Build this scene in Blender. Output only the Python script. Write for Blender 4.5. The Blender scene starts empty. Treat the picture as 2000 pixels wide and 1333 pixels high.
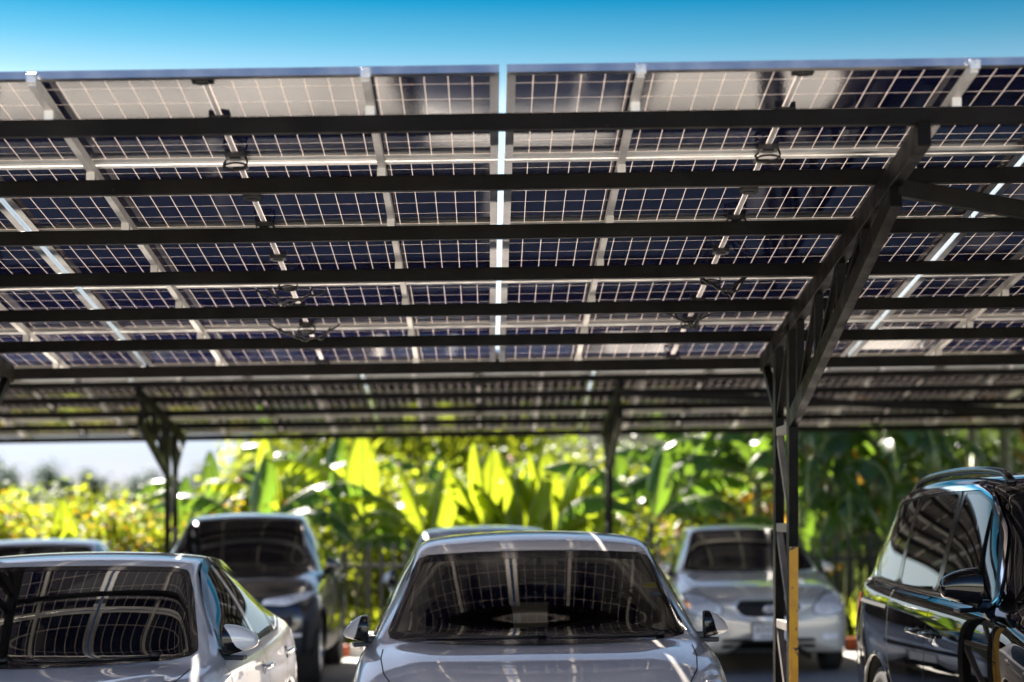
import bpy, bmesh, math, random
import numpy as np
from mathutils import Vector, Matrix

random.seed(7)
RNG = np.random.default_rng(7)
R = math.radians
SC = bpy.context.scene
COL = SC.collection

# ------------------------------------------------------------------ camera figures
F = 3973.0          # focal length in pixels of the 2000 px wide photograph
CX, HY = 955.0, 1012.0
CAM_H = 1.58
SLOPE_X = 0.0145    # the whole lot rises gently to the right

def gz(x):          # ground height
    return SLOPE_X * 30.0 * math.tanh(x / 30.0)

def at(px, Y):      # X of a pixel column at depth Y
    return (px - CX) * Y / F

def zat(py, Y):
    return CAM_H + (HY - py) * Y / F

# ------------------------------------------------------------------ object helpers
class MB:
    """collects geometry, links it as ONE mesh object"""
    def __init__(self):
        self.v = []; self.f = []
    def add(self, vs, fs):
        o = len(self.v)
        self.v.extend([tuple(p) for p in vs])
        self.f.extend([tuple(i + o for i in f) for f in fs])
    def box(self, c, s, M=None):
        hx, hy, hz = s[0] / 2, s[1] / 2, s[2] / 2
        vs = [Vector((x, y, z)) for x in (-hx, hx) for y in (-hy, hy) for z in (-hz, hz)]
        if M is not None:
            vs = [M @ p for p in vs]
        c = Vector(c)
        self.add([p + c for p in vs], [(0, 1, 3, 2), (4, 6, 7, 5), (0, 4, 5, 1), (2, 3, 7, 6), (0, 2, 6, 4), (1, 5, 7, 3)])
    def bar(self, p, q, w, h, up=(0, 0, 1)):
        p, q = Vector(p), Vector(q)
        d = (q - p).normalized()
        s = d.cross(Vector(up)).normalized()
        u = s.cross(d)
        vs = []
        for b in (p, q):
            for a, c in ((-1, -1), (1, -1), (1, 1), (-1, 1)):
                vs.append(b + s * (a * w / 2) + u * (c * h / 2))
        self.add(vs, [(3, 2, 1, 0), (4, 5, 6, 7), (0, 1, 5, 4), (1, 2, 6, 5), (2, 3, 7, 6), (3, 0, 4, 7)])
    def tube(self, pts, r, n=8, closed=False, caps=True):
        pts = [Vector(p) for p in pts]
        m = len(pts)
        rs = r if isinstance(r, (list, tuple)) else [r] * m
        vs = []; fs = []
        prev = None
        for i, p in enumerate(pts):
            if closed:
                d = pts[(i + 1) % m] - pts[i - 1]
            else:
                d = pts[min(i + 1, m - 1)] - pts[max(i - 1, 0)]
            if d.length < 1e-9: d = Vector((0, 0, 1))
            d.normalize()
            if prev is None:
                a = Vector((0, 0, 1)) if abs(d.z) < .9 else Vector((1, 0, 0))
                s = d.cross(a).normalized()
            else:
                s = (prev - d * prev.dot(d))
                s = s.normalized() if s.length > 1e-6 else d.orthogonal().normalized()
            prev = s
            t = d.cross(s)
            for k in range(n):
                an = 2 * math.pi * k / n
                vs.append(p + (s * math.cos(an) + t * math.sin(an)) * rs[i])
        for i in range(m if closed else m - 1):
            j = (i + 1) % m
            for k in range(n):
                k2 = (k + 1) % n
                fs.append((i * n + k, i * n + k2, j * n + k2, j * n + k))
        if caps and not closed:
            fs.append(tuple(reversed(range(n)))); fs.append(tuple((m - 1) * n + k for k in range(n)))
        self.add(vs, fs)
    def lathe(self, prof, n=32, M=None, c=(0, 0, 0)):
        """profile of (radius, axial) spun round local X"""
        vs = []; fs = []
        for (r, a) in prof:
            for k in range(n):
                t = 2 * math.pi * k / n
                p = Vector((a, r * math.cos(t), r * math.sin(t)))
                if M is not None: p = M @ p
                vs.append(p + Vector(c))
        for i in range(len(prof) - 1):
            for k in range(n):
                k2 = (k + 1) % n
                fs.append((i * n + k, i * n + k2, (i + 1) * n + k2, (i + 1) * n + k))
        self.add(vs, fs)
    def shear(self, k=SLOPE_X, x0=0.0):
        self.v = [(x, y, z + k * (x + x0)) for x, y, z in self.v]
        return self
    def mesh(self, name, mat, smooth=False):
        me = bpy.data.meshes.new(name)
        me.from_pydata(self.v, [], self.f)
        me.validate(); me.update()
        if mat is not None: me.materials.append(mat)
        if smooth:
            me.polygons.foreach_set('use_smooth', [True] * len(me.polygons))
        return me
    def obj(self, name, mat, parent=None, smooth=False, bevel=0.0, loc=None):
        o = bpy.data.objects.new(name, self.mesh(name, mat, smooth))
        COL.objects.link(o)
        if parent is not None: o.parent = parent
        if loc is not None: o.location = loc
        if bevel:
            b = o.modifiers.new('Bevel', 'BEVEL'); b.width = bevel; b.segments = 2; b.limit_method = 'ANGLE'
            b.angle_limit = R(50)
        return o

def tag(o, label=None, cat=None, group=None, kind=None):
    if label: o['label'] = label
    if cat: o['category'] = cat
    if group: o['group'] = group
    if kind: o['kind'] = kind
    return o

def thing(name, label, cat, loc=(0, 0, 0), rot=(0, 0, 0), group=None):
    o = bpy.data.objects.new(name, None)
    o.empty_display_size = 0.2
    COL.objects.link(o)
    o.location = loc; o.rotation_euler = rot
    return tag(o, label, cat, group)

def copy_tree(o, parent=None, kids=None):
    c = o.copy(); COL.objects.link(c)
    if parent is not None: c.parent = parent
    for ch in [x for x in o.children]:
        copy_tree(ch, c)
    return c

# ------------------------------------------------------------------ materials
def new_mat(name):
    m = bpy.data.materials.new(name); m.use_nodes = True
    nt = m.node_tree
    return m, nt, nt.nodes['Principled BSDF'], nt.nodes['Material Output']

def N(nt, t, **kw):
    n = nt.nodes.new(t)
    for k, v in kw.items():
        if k in n.inputs: n.inputs[k].default_value = v
        else: setattr(n, k, v)
    return n

def L(nt, a, b): nt.links.new(a, b)

def mat_simple(name, col, rough=.5, metal=0.0, coat=0.0, spec=.5, noise=0.0, nscale=8.0, bump=0.0, bscale=60.0, aniso=None):
    m, nt, p, out = new_mat(name)
    p.inputs['Base Color'].default_value = (*col, 1)
    p.inputs['Roughness'].default_value = rough
    p.inputs['Metallic'].default_value = metal
    p.inputs['Specular IOR Level'].default_value = spec
    if coat:
        p.inputs['Coat Weight'].default_value = coat
        p.inputs['Coat Roughness'].default_value = .015
    if noise or bump:
        tc = N(nt, 'ShaderNodeTexCoord')
    if noise:
        nz = N(nt, 'ShaderNodeTexNoise'); nz.inputs['Scale'].default_value = nscale; nz.inputs['Detail'].default_value = 5
        L(nt, tc.outputs['Object'], nz.inputs['Vector'])
        mr = N(nt, 'ShaderNodeMapRange'); mr.inputs['From Min'].default_value = .3; mr.inputs['From Max'].default_value = .7
        mr.inputs['To Min'].default_value = 1 - noise; mr.inputs['To Max'].default_value = 1 + noise
        L(nt, nz.outputs['Fac'], mr.inputs['Value'])
        mx = N(nt, 'ShaderNodeVectorMath', operation='SCALE'); mx.inputs[0].default_value = col
        L(nt, mr.outputs[0], mx.inputs['Scale']); L(nt, mx.outputs[0], p.inputs['Base Color'])
        mr2 = N(nt, 'ShaderNodeMapRange'); mr2.inputs['To Min'].default_value = max(0, rough - .1); mr2.inputs['To Max'].default_value = min(1, rough + .1)
        L(nt, nz.outputs['Fac'], mr2.inputs['Value']); L(nt, mr2.outputs[0], p.inputs['Roughness'])
    if bump:
        nz2 = N(nt, 'ShaderNodeTexNoise'); nz2.inputs['Scale'].default_value = bscale; nz2.inputs['Detail'].default_value = 3
        L(nt, tc.outputs['Object'], nz2.inputs['Vector'])
        b = N(nt, 'ShaderNodeBump'); b.inputs['Strength'].default_value = bump; b.inputs['Distance'].default_value = .01
        L(nt, nz2.outputs['Fac'], b.inputs['Height']); L(nt, b.outputs[0], p.inputs['Normal'])
    return m

def mat_paint(name, col, metal=.6, rough=.3, dirt=.12, ior=1.75):
    m, nt, p, out = new_mat(name)
    p.inputs['Metallic'].default_value = metal
    p.inputs['Coat Weight'].default_value = 1.0
    p.inputs['Coat Roughness'].default_value = .012
    p.inputs['Coat IOR'].default_value = ior; p.inputs['Specular IOR Level'].default_value = .2 if max(col) > .01 else 0.0
    tc = N(nt, 'ShaderNodeTexCoord')
    fl = N(nt, 'ShaderNodeTexVoronoi'); fl.inputs['Scale'].default_value = 900
    L(nt, tc.outputs['Object'], fl.inputs['Vector'])
    mr = N(nt, 'ShaderNodeMapRange'); mr.inputs['To Min'].default_value = .82; mr.inputs['To Max'].default_value = 1.15
    L(nt, fl.outputs['Distance'], mr.inputs['Value'])
    nz = N(nt, 'ShaderNodeTexNoise'); nz.inputs['Scale'].default_value = 2.2; nz.inputs['Detail'].default_value = 6
    L(nt, tc.outputs['Object'], nz.inputs['Vector'])
    mx = N(nt, 'ShaderNodeVectorMath', operation='SCALE'); mx.inputs[0].default_value = col
    L(nt, mr.outputs[0], mx.inputs['Scale']); L(nt, mx.outputs[0], p.inputs['Base Color'])
    m2 = N(nt, 'ShaderNodeMapRange'); m2.inputs['To Min'].default_value = rough - .08; m2.inputs['To Max'].default_value = rough + dirt
    L(nt, nz.outputs['Fac'], m2.inputs['Value']); L(nt, m2.outputs[0], p.inputs['Roughness'])
    m3 = N(nt, 'ShaderNodeMapRange'); m3.inputs['From Min'].default_value = .35; m3.inputs['From Max'].default_value = .75
    m3.inputs['To Min'].default_value = .004; m3.inputs['To Max'].default_value = .020
    L(nt, nz.outputs['Fac'], m3.inputs['Value']); L(nt, m3.outputs[0], p.inputs['Coat Roughness'])
    return m

def mat_leaf(name, col, trans, rough=.35, var=.5, spec=.5, tw=.5):
    """leaf: glossy diffuse top with strong translucency, each leaf its own shade"""
    m, nt, p, out = new_mat(name)
    g = N(nt, 'ShaderNodeNewGeometry')
    mr = N(nt, 'ShaderNodeMapRange'); mr.inputs['To Min'].default_value = 1 - var; mr.inputs['To Max'].default_value = 1 + var
    L(nt, g.outputs['Random Per Island'], mr.inputs['Value'])
    hs = N(nt, 'ShaderNodeVectorMath', operation='SCALE'); hs.inputs[0].default_value = col
    L(nt, mr.outputs[0], hs.inputs['Scale'])
    hs2 = N(nt, 'ShaderNodeVectorMath', operation='SCALE'); hs2.inputs[0].default_value = trans
    L(nt, mr.outputs[0], hs2.inputs['Scale'])
    L(nt, hs.outputs[0], p.inputs['Base Color'])
    p.inputs['Roughness'].default_value = rough
    p.inputs['Specular IOR Level'].default_value = spec
    tr = N(nt, 'ShaderNodeBsdfTranslucent'); L(nt, hs2.outputs[0], tr.inputs['Color'])
    mix = N(nt, 'ShaderNodeMixShader'); mix.inputs['Fac'].default_value = tw
    L(nt, p.outputs[0], mix.inputs[1]); L(nt, tr.outputs[0], mix.inputs[2])
    L(nt, mix.outputs[0], out.inputs['Surface'])
    return m

MAT = {}
def mat_steel():
    m, nt, p, out = new_mat('black_steel_paint')
    tc = N(nt, 'ShaderNodeTexCoord')
    def noise(sc, d=5):
        n = N(nt, 'ShaderNodeTexNoise'); n.inputs['Scale'].default_value = sc; n.inputs['Detail'].default_value = d
        L(nt, tc.outputs['Object'], n.inputs['Vector']); return n.outputs['Fac']
    def mrange(v, a, b, c, d):
        n = N(nt, 'ShaderNodeMapRange'); n.inputs['From Min'].default_value = a; n.inputs['From Max'].default_value = b
        n.inputs['To Min'].default_value = c; n.inputs['To Max'].default_value = d; L(nt, v, n.inputs['Value']); return n.outputs[0]
    base = N(nt, 'ShaderNodeMix', data_type='RGBA'); base.inputs[6].default_value = (.0035, .0028, .0024, 1); base.inputs[7].default_value = (.008, .006, .005, 1)
    L(nt, mrange(noise(4), .35, .7, 0, 1), base.inputs[0])
    rust = N(nt, 'ShaderNodeMix', data_type='RGBA'); rust.inputs[7].default_value = (.10, .035, .012, 1)
    L(nt, base.outputs[2], rust.inputs[6]); L(nt, mrange(noise(14, 8), .74, .78, 0, .7), rust.inputs[0])
    dust = N(nt, 'ShaderNodeMix', data_type='RGBA'); dust.inputs[7].default_value = (.06, .052, .045, 1)
    L(nt, rust.outputs[2], dust.inputs[6]); L(nt, mrange(noise(2.2, 9), .55, .8, 0, .14), dust.inputs[0])
    L(nt, dust.outputs[2], p.inputs['Base Color'])
    L(nt, mrange(noise(7), .3, .7, .34, .6), p.inputs['Roughness']); p.inputs['Specular IOR Level'].default_value = .10
    b = N(nt, 'ShaderNodeBump'); b.inputs['Strength'].default_value = .15; b.inputs['Distance'].default_value = .01
    L(nt, noise(40, 3), b.inputs['Height']); L(nt, b.outputs[0], p.inputs['Normal'])
    return m
MAT['steel'] = mat_steel()
MAT['steel_grey'] = mat_simple('grey_primer_steel', (.22, .19, .175), .45, noise=.25, nscale=6, bump=.08, bscale=40)
MAT['alu'] = mat_simple('anodised_aluminium', (.62, .60, .58), .33, metal=1.0, noise=.1, nscale=12)
MAT['alu_rail'] = mat_simple('aluminium_rail', (.78, .75, .71), .45, metal=.25, noise=.15, nscale=9)
MAT['plastic'] = mat_simple('black_plastic', (.012, .012, .013), .38, noise=.2, nscale=20)
MAT['rubber'] = mat_simple('tyre_rubber', (.018, .018, .019), .75, noise=.25, nscale=15)
MAT['trim'] = mat_simple('gloss_black_trim', (.006, .006, .007), .12)
MAT['gap'] = mat_simple('panel_gap', (.004, .004, .004), .7)
MAT['chrome'] = mat_simple('chrome', (.82, .82, .84), .06, metal=1.0)
MAT['rim'] = mat_simple('alloy_rim', (.55, .55, .57), .25, metal=.9)
def mat_yellow():
    m, nt, p, out = new_mat('yellow_paint')
    tc = N(nt, 'ShaderNodeTexCoord')
    n1 = N(nt, 'ShaderNodeTexNoise'); n1.inputs['Scale'].default_value = 9; n1.inputs['Detail'].default_value = 8; L(nt, tc.outputs['Object'], n1.inputs['Vector'])
    n2 = N(nt, 'ShaderNodeTexNoise'); n2.inputs['Scale'].default_value = 26; n2.inputs['Detail'].default_value = 9; L(nt, tc.outputs['Object'], n2.inputs['Vector'])
    c1 = N(nt, 'ShaderNodeValToRGB'); L(nt, n1.outputs['Fac'], c1.inputs[0])
    c1.color_ramp.elements[0].position = .3; c1.color_ramp.elements[0].color = (.66, .31, .008, 1)
    c1.color_ramp.elements[1].position = .65; c1.color_ramp.elements[1].color = (.92, .48, .010, 1)
    mr = N(nt, 'ShaderNodeMapRange'); mr.inputs['From Min'].default_value = .61; mr.inputs['From Max'].default_value = .65; L(nt, n2.outputs['Fac'], mr.inputs['Value'])
    mx = N(nt, 'ShaderNodeMix', data_type='RGBA'); mx.inputs[7].default_value = (.06, .045, .035, 1)
    L(nt, mr.outputs[0], mx.inputs[0]); L(nt, c1.outputs[0], mx.inputs[6]); L(nt, mx.outputs[2], p.inputs['Base Color'])
    p.inputs['Roughness'].default_value = .45
    return m
MAT['yellow'] = mat_yellow()
MAT['silver_trim'] = mat_simple('silver_trim', (.80, .80, .82), .22, metal=.25)
MAT['cable'] = mat_simple('cable_rubber', (.008, .008, .008), .5)
def mat_tint():
    m, nt, p, out = new_mat('tinted_glass')
    p.inputs['Roughness'].default_value = .012; p.inputs['IOR'].default_value = 1.58
    tc = N(nt, 'ShaderNodeTexCoord'); nz = N(nt, 'ShaderNodeTexNoise'); nz.inputs['Scale'].default_value = 3.0; nz.inputs['Detail'].default_value = 9
    L(nt, tc.outputs['Object'], nz.inputs['Vector'])
    cr = N(nt, 'ShaderNodeValToRGB'); L(nt, nz.outputs['Fac'], cr.inputs[0])
    cr.color_ramp.elements[0].position = .4; cr.color_ramp.elements[0].color = (.004, .004, .004, 1)
    cr.color_ramp.elements[1].position = .8; cr.color_ramp.elements[1].color = (.016, .015, .014, 1)
    L(nt, cr.outputs[0], p.inputs['Base Color'])
    return m
MAT['tint'] = mat_tint()
MAT['fabric'] = mat_simple('seat_fabric', (.03, .03, .032), .85, noise=.2, nscale=30)
MAT['dash'] = mat_simple('dashboard_plastic', (.02, .02, .021), .6)
MAT['white_plastic'] = mat_simple('white_plate_paint', (.7, .7, .7), .4)
MAT['ink'] = mat_simple('plate_ink', (.01, .01, .012), .5)
MAT['taillight'] = mat_simple('red_lens', (.35, .01, .012), .08, coat=1)
MAT['lens'] = mat_simple('headlight_lens', (.88, .89, .90), .2, metal=0.0, coat=.35, noise=.22, nscale=18)
MAT['amber'] = mat_simple('amber_lens', (.6, .25, .08), .12, coat=1)

def mat_glass_clear():
    m, nt, p, out = new_mat('windscreen_glass')
    nt.nodes.remove(p)
    fr = N(nt, 'ShaderNodeFresnel'); fr.inputs['IOR'].default_value = 1.6
    tr = N(nt, 'ShaderNodeBsdfTransparent'); tr.inputs['Color'].default_value = (.10, .108, .105, 1)
    gl = N(nt, 'ShaderNodeBsdfGlossy'); gl.inputs['Roughness'].default_value = .012
    mx = N(nt, 'ShaderNodeMixShader')
    L(nt, fr.outputs[0], mx.inputs[0]); L(nt, tr.outputs[0], mx.inputs[1]); L(nt, gl.outputs[0], mx.inputs[2])
    tc = N(nt, 'ShaderNodeTexCoord'); nz = N(nt, 'ShaderNodeTexNoise'); nz.inputs['Scale'].default_value = 2.5; nz.inputs['Detail'].default_value = 9
    L(nt, tc.outputs['Object'], nz.inputs['Vector'])
    mr = N(nt, 'ShaderNodeMapRange'); mr.inputs['From Min'].default_value = .35; mr.inputs['From Max'].default_value = .75; mr.inputs['To Min'].default_value = .010; mr.inputs['To Max'].default_value = .030
    L(nt, nz.outputs['Fac'], mr.inputs['Value'])
    df = N(nt, 'ShaderNodeBsdfSheen'); df.inputs['Color'].default_value = (.9, .8, .68, 1); df.inputs['Roughness'].default_value = .25
    mx2 = N(nt, 'ShaderNodeMixShader'); L(nt, mr.outputs[0], mx2.inputs[0]); L(nt, mx.outputs[0], mx2.inputs[1]); L(nt, df.outputs[0], mx2.inputs[2])
    L(nt, mx2.outputs[0], out.inputs['Surface'])
    return m
MAT['glass'] = mat_glass_clear()

def mat_cells():
    """underside of a glass-glass solar module: navy half-cut cells, pale translucent gaps between them"""
    m, nt, p, out = new_mat('solar_cells')
    tc = N(nt, 'ShaderNodeTexCoord'); sp = N(nt, 'ShaderNodeSeparateXYZ'); L(nt, tc.outputs['Object'], sp.inputs[0])
    def mth(op, a, b=None, clamp=False):
        n = N(nt, 'ShaderNodeMath', operation=op); n.use_clamp = clamp
        for i, x in enumerate((a, b)):
            if x is None: continue
            if isinstance(x, (int, float)): n.inputs[i].default_value = x
            else: L(nt, x, n.inputs[i])
        return n.outputs[0]
    def line(coord, pitch, half):
        d = mth('PINGPONG', coord, pitch / 2)          # distance to the nearest line
        return mth('LESS_THAN', d, half)
    ax = mth('ABSOLUTE', sp.outputs['X'])
    sx = mth('SUBTRACT', ax, .012)
    lx = line(sx, .0927, .0018)
    ly = line(sp.outputs['Y'], .1845, .0019)
    centre = mth('LESS_THAN', ax, .009)
    ex = mth('GREATER_THAN', ax, .012 + .0927 * 12 - .001)
    ay = mth('ABSOLUTE', sp.outputs['Y'])
    ey = mth('GREATER_THAN', ay, .1845 * 3 - .001)
    k = mth('MAXIMUM', lx, ly)
    k = mth('MAXIMUM', k, mth('MAXIMUM', ex, ey))
    k = mth('MAXIMUM', k, centre)
    # cells
    wn = N(nt, 'ShaderNodeTexNoise'); wn.inputs['Scale'].default_value = 3.0
    L(nt, tc.outputs['Object'], wn.inputs['Vector'])
    cr = N(nt, 'ShaderNodeMapRange'); cr.inputs['To Min'].default_value = .6; cr.inputs['To Max'].default_value = 1.3
    L(nt, wn.outputs['Fac'], cr.inputs['Value'])
    sc = N(nt, 'ShaderNodeVectorMath', operation='SCALE'); sc.inputs[0].default_value = (.006, .008, .045)
    L(nt, cr.outputs[0], sc.inputs['Scale']); L(nt, sc.outputs[0], p.inputs['Base Color'])
    p.inputs['Roughness'].default_value = .055
    p.inputs['IOR'].default_value = 1.47
    p.inputs['Specular IOR Level'].default_value = .5
    # hammered back glass
    nz = N(nt, 'ShaderNodeTexNoise'); nz.inputs['Scale'].default_value = 95; nz.inputs['Detail'].default_value = 2
    L(nt, tc.outputs['Object'], nz.inputs['Vector'])
    b = N(nt, 'ShaderNodeBump'); b.inputs['Strength'].default_value = .05; b.inputs['Distance'].default_value = .004
    L(nt, nz.outputs['Fac'], b.inputs['Height']); L(nt, b.outputs[0], p.inputs['Normal'])
    tr = N(nt, 'ShaderNodeBsdfTranslucent'); tr.inputs['Color'].default_value = (.92, .83, .78, 1)
    df = N(nt, 'ShaderNodeBsdfDiffuse'); df.inputs['Color'].default_value = (.55, .5, .47, 1)
    mx0 = N(nt, 'ShaderNodeMixShader'); mx0.inputs[0].default_value = .74
    L(nt, df.outputs[0], mx0.inputs[1]); L(nt, tr.outputs[0], mx0.inputs[2])
    mx = N(nt, 'ShaderNodeMixShader'); L(nt, k, mx.inputs[0])
    L(nt, p.outputs[0], mx.inputs[1]); L(nt, mx0.outputs[0], mx.inputs[2])
    L(nt, mx.outputs[0], out.inputs['Surface'])
    return m
MAT['cells'] = mat_cells()
# ------------------------------------------------------------------ camera
cam = bpy.data.cameras.new('camera'); camo = bpy.data.objects.new('camera', cam); COL.objects.link(camo)
camo.location = (0, 0, CAM_H); camo.rotation_euler = (R(90), 0, 0)
cam.sensor_fit = 'HORIZONTAL'; cam.sensor_width = 36; cam.lens = F / 2000 * 36
cam.shift_x = (1000 - CX) / 2000; cam.shift_y = (HY - 666.5) / 2000
cam.clip_end = 5000
cam.dof.use_dof = True; cam.dof.focus_distance = 9.8; cam.dof.aperture_fstop = cam.lens / 50.0
cam.dof.aperture_blades = 9
SC.camera = camo

# ------------------------------------------------------------------ daylight
SUN_EL, SUN_AZ = R(38), R(-20.5)      # azimuth measured from +Y, negative = to the left
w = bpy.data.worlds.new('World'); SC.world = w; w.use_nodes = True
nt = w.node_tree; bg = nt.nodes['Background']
sky = N(nt, 'ShaderNodeTexSky'); sky.sky_type = 'NISHITA'; sky.sun_disc = False
sky.sun_elevation = SUN_EL; sky.sun_rotation = SUN_AZ
sky.air_density = 1.0; sky.dust_density = .3; sky.ozone_density = 3.0
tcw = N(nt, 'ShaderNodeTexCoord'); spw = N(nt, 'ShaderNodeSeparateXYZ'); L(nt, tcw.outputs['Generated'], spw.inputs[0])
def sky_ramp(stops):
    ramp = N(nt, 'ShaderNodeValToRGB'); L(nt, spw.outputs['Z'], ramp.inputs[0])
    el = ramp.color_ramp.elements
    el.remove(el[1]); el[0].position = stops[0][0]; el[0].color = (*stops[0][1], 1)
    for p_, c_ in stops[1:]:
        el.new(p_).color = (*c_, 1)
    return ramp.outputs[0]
# deep-blue band ahead; pale brightness added out of view, above it and round the horizon, for car reflections
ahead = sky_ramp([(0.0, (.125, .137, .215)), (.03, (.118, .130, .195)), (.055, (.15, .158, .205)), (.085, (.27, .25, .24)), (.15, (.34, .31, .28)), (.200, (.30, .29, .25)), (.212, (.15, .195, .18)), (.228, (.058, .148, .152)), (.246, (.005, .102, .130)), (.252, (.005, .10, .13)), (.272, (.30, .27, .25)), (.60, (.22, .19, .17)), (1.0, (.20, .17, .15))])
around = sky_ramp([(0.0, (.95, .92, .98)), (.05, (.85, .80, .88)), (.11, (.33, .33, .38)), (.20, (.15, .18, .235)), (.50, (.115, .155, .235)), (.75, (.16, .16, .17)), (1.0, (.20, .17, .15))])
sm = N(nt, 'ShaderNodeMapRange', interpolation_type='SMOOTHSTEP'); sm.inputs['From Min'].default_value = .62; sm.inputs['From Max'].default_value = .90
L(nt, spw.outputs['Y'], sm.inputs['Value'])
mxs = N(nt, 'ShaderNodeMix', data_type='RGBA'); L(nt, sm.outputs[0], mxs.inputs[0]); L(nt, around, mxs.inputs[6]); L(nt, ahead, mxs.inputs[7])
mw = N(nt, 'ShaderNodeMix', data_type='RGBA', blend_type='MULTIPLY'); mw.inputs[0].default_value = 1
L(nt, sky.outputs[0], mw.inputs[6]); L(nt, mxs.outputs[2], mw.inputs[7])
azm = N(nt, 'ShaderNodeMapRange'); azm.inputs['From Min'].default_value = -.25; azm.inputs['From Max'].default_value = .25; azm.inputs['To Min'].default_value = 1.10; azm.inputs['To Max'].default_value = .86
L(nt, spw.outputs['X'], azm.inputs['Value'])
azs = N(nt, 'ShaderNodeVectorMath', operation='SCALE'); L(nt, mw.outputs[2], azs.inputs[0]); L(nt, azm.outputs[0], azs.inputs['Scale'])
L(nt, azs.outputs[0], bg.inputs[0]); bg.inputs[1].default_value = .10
sun = bpy.data.lights.new('sun', 'SUN'); sun.energy = 4.8; sun.angle = R(.55); sun.color = (1, .93, .82)
so = bpy.data.objects.new('sun', sun); COL.objects.link(so); so.location = (0, 0, 30)
sd = Vector((math.sin(SUN_AZ) * math.cos(SUN_EL), math.cos(SUN_AZ) * math.cos(SUN_EL), math.sin(SUN_EL)))
so.rotation_euler = sd.to_track_quat('Z', 'Y').to_euler()
SC.view_settings.view_transform = 'Standard'; SC.view_settings.look = 'None'
SC.view_settings.exposure = 2.6; SC.view_settings.gamma = 1
SC.render.engine = 'CYCLES'
SC.cycles.use_denoising = True; SC.cycles.use_adaptive_sampling = False
SC.cycles.max_bounces = 10; SC.cycles.transparent_max_bounces = 12
SC.cycles.caustics_reflective = False; SC.cycles.caustics_refractive = False
SC.cycles.sample_clamp_indirect = 6

# ------------------------------------------------------------------ ground
def mat_ground():
    m, nt, p, out = new_mat('earth_and_grass')
    tc = N(nt, 'ShaderNodeTexCoord'); nz = N(nt, 'ShaderNodeTexNoise'); nz.inputs['Scale'].default_value = .6; nz.inputs['Detail'].default_value = 8
    L(nt, tc.outputs['Object'], nz.inputs['Vector'])
    cr = N(nt, 'ShaderNodeValToRGB'); L(nt, nz.outputs['Fac'], cr.inputs[0])
    cr.color_ramp.elements[0].position = .35; cr.color_ramp.elements[0].color = (.05, .07, .015, 1)
    cr.color_ramp.elements[1].position = .7; cr.color_ramp.elements[1].color = (.12, .13, .035, 1)
    L(nt, cr.outputs[0], p.inputs['Base Color']); p.inputs['Roughness'].default_value = .95; p.inputs['Specular IOR Level'].default_value = 0
    return m
def mat_lot():
    m, nt, p, out = new_mat('worn_concrete')
    tc = N(nt, 'ShaderNodeTexCoord')
    n1 = N(nt, 'ShaderNodeTexNoise'); n1.inputs['Scale'].default_value = .8; n1.inputs['Detail'].default_value = 9
    n2 = N(nt, 'ShaderNodeTexNoise'); n2.inputs['Scale'].default_value = 60; n2.inputs['Detail'].default_value = 4
    L(nt, tc.outputs['Object'], n1.inputs['Vector']); L(nt, tc.outputs['Object'], n2.inputs['Vector'])
    a = N(nt, 'ShaderNodeMath', operation='ADD'); L(nt, n1.outputs['Fac'], a.inputs[0])
    b = N(nt, 'ShaderNodeMath', operation='MULTIPLY'); L(nt, n2.outputs['Fac'], b.inputs[0]); b.inputs[1].default_value = .3
    L(nt, b.outputs[0], a.inputs[1])
    cr = N(nt, 'ShaderNodeValToRGB'); L(nt, a.outputs[0], cr.inputs[0])
    cr.color_ramp.elements[0].position = .4; cr.color_ramp.elements[0].color = (.27, .245, .225, 1)
    cr.color_ramp.elements[1].position = .85; cr.color_ramp.elements[1].color = (.50, .465, .43, 1)
    L(nt, cr.outputs[0], p.inputs['Base Color']); p.inputs['Roughness'].default_value = .8
    bm = N(nt, 'ShaderNodeBump'); bm.inputs['Strength'].default_value = .3; bm.inputs['Distance'].default_value = .01
    L(nt, n2.outputs['Fac'], bm.inputs['Height']); L(nt, bm.outputs[0], p.inputs['Normal'])
    return m
def sheet(name, xs, ys, dz, mat, hfun=None):
    mb = MB(); vs = []; fs = []
    for y in ys:
        for x in xs:
            vs.append((x, y, gz(x) + dz + (hfun(x, y) if hfun else 0)))
    nx = len(xs)
    for j in range(len(ys) - 1):
        for i in range(nx - 1):
            fs.append((j * nx + i, j * nx + i + 1, (j + 1) * nx + i + 1, (j + 1) * nx + i))
    mb.add(vs, fs)
    return mb.obj(name, mat, smooth=True)
gx = [-900, -400, -200, -100, -60] + [k * 3 for k in range(-15, 16)] + [60, 100, 200, 400, 900]
gy = [-400, -100, -30, 0, 24, 60, 120, 300, 700, 1500, 3000]
tag(sheet('ground', gx, gy, -.006, mat_ground()), kind='structure')
lx = [k * 2.0 for k in range(-16, 17)]
tag(sheet('parking_lot', lx, [-26, 0, 12, 23.4], 0, mat_lot()), kind='structure')
# kerb of painted concrete along the back of the lot
MAT['kerb_white'] = mat_simple('kerb_white_paint', (.72, .70, .66), .6, noise=.15, nscale=6)
MAT['kerb_red'] = mat_simple('kerb_red_paint', (.60, .13, .03), .6, noise=.2, nscale=6)
for i in range(-12, 13):
    mb = MB(); x0 = at(683, 23.5) + i * 1.0
    mb.box((0, 0, .065), (.99, .16, .15))
    o = mb.obj('kerb', MAT['kerb_red' if i % 2 else 'kerb_white'], bevel=.02, loc=(x0 + .5, 23.5, gz(x0 + .5)))
    o.rotation_euler = (0, -SLOPE_X, 0)
    tag(o, kind='structure')
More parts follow.
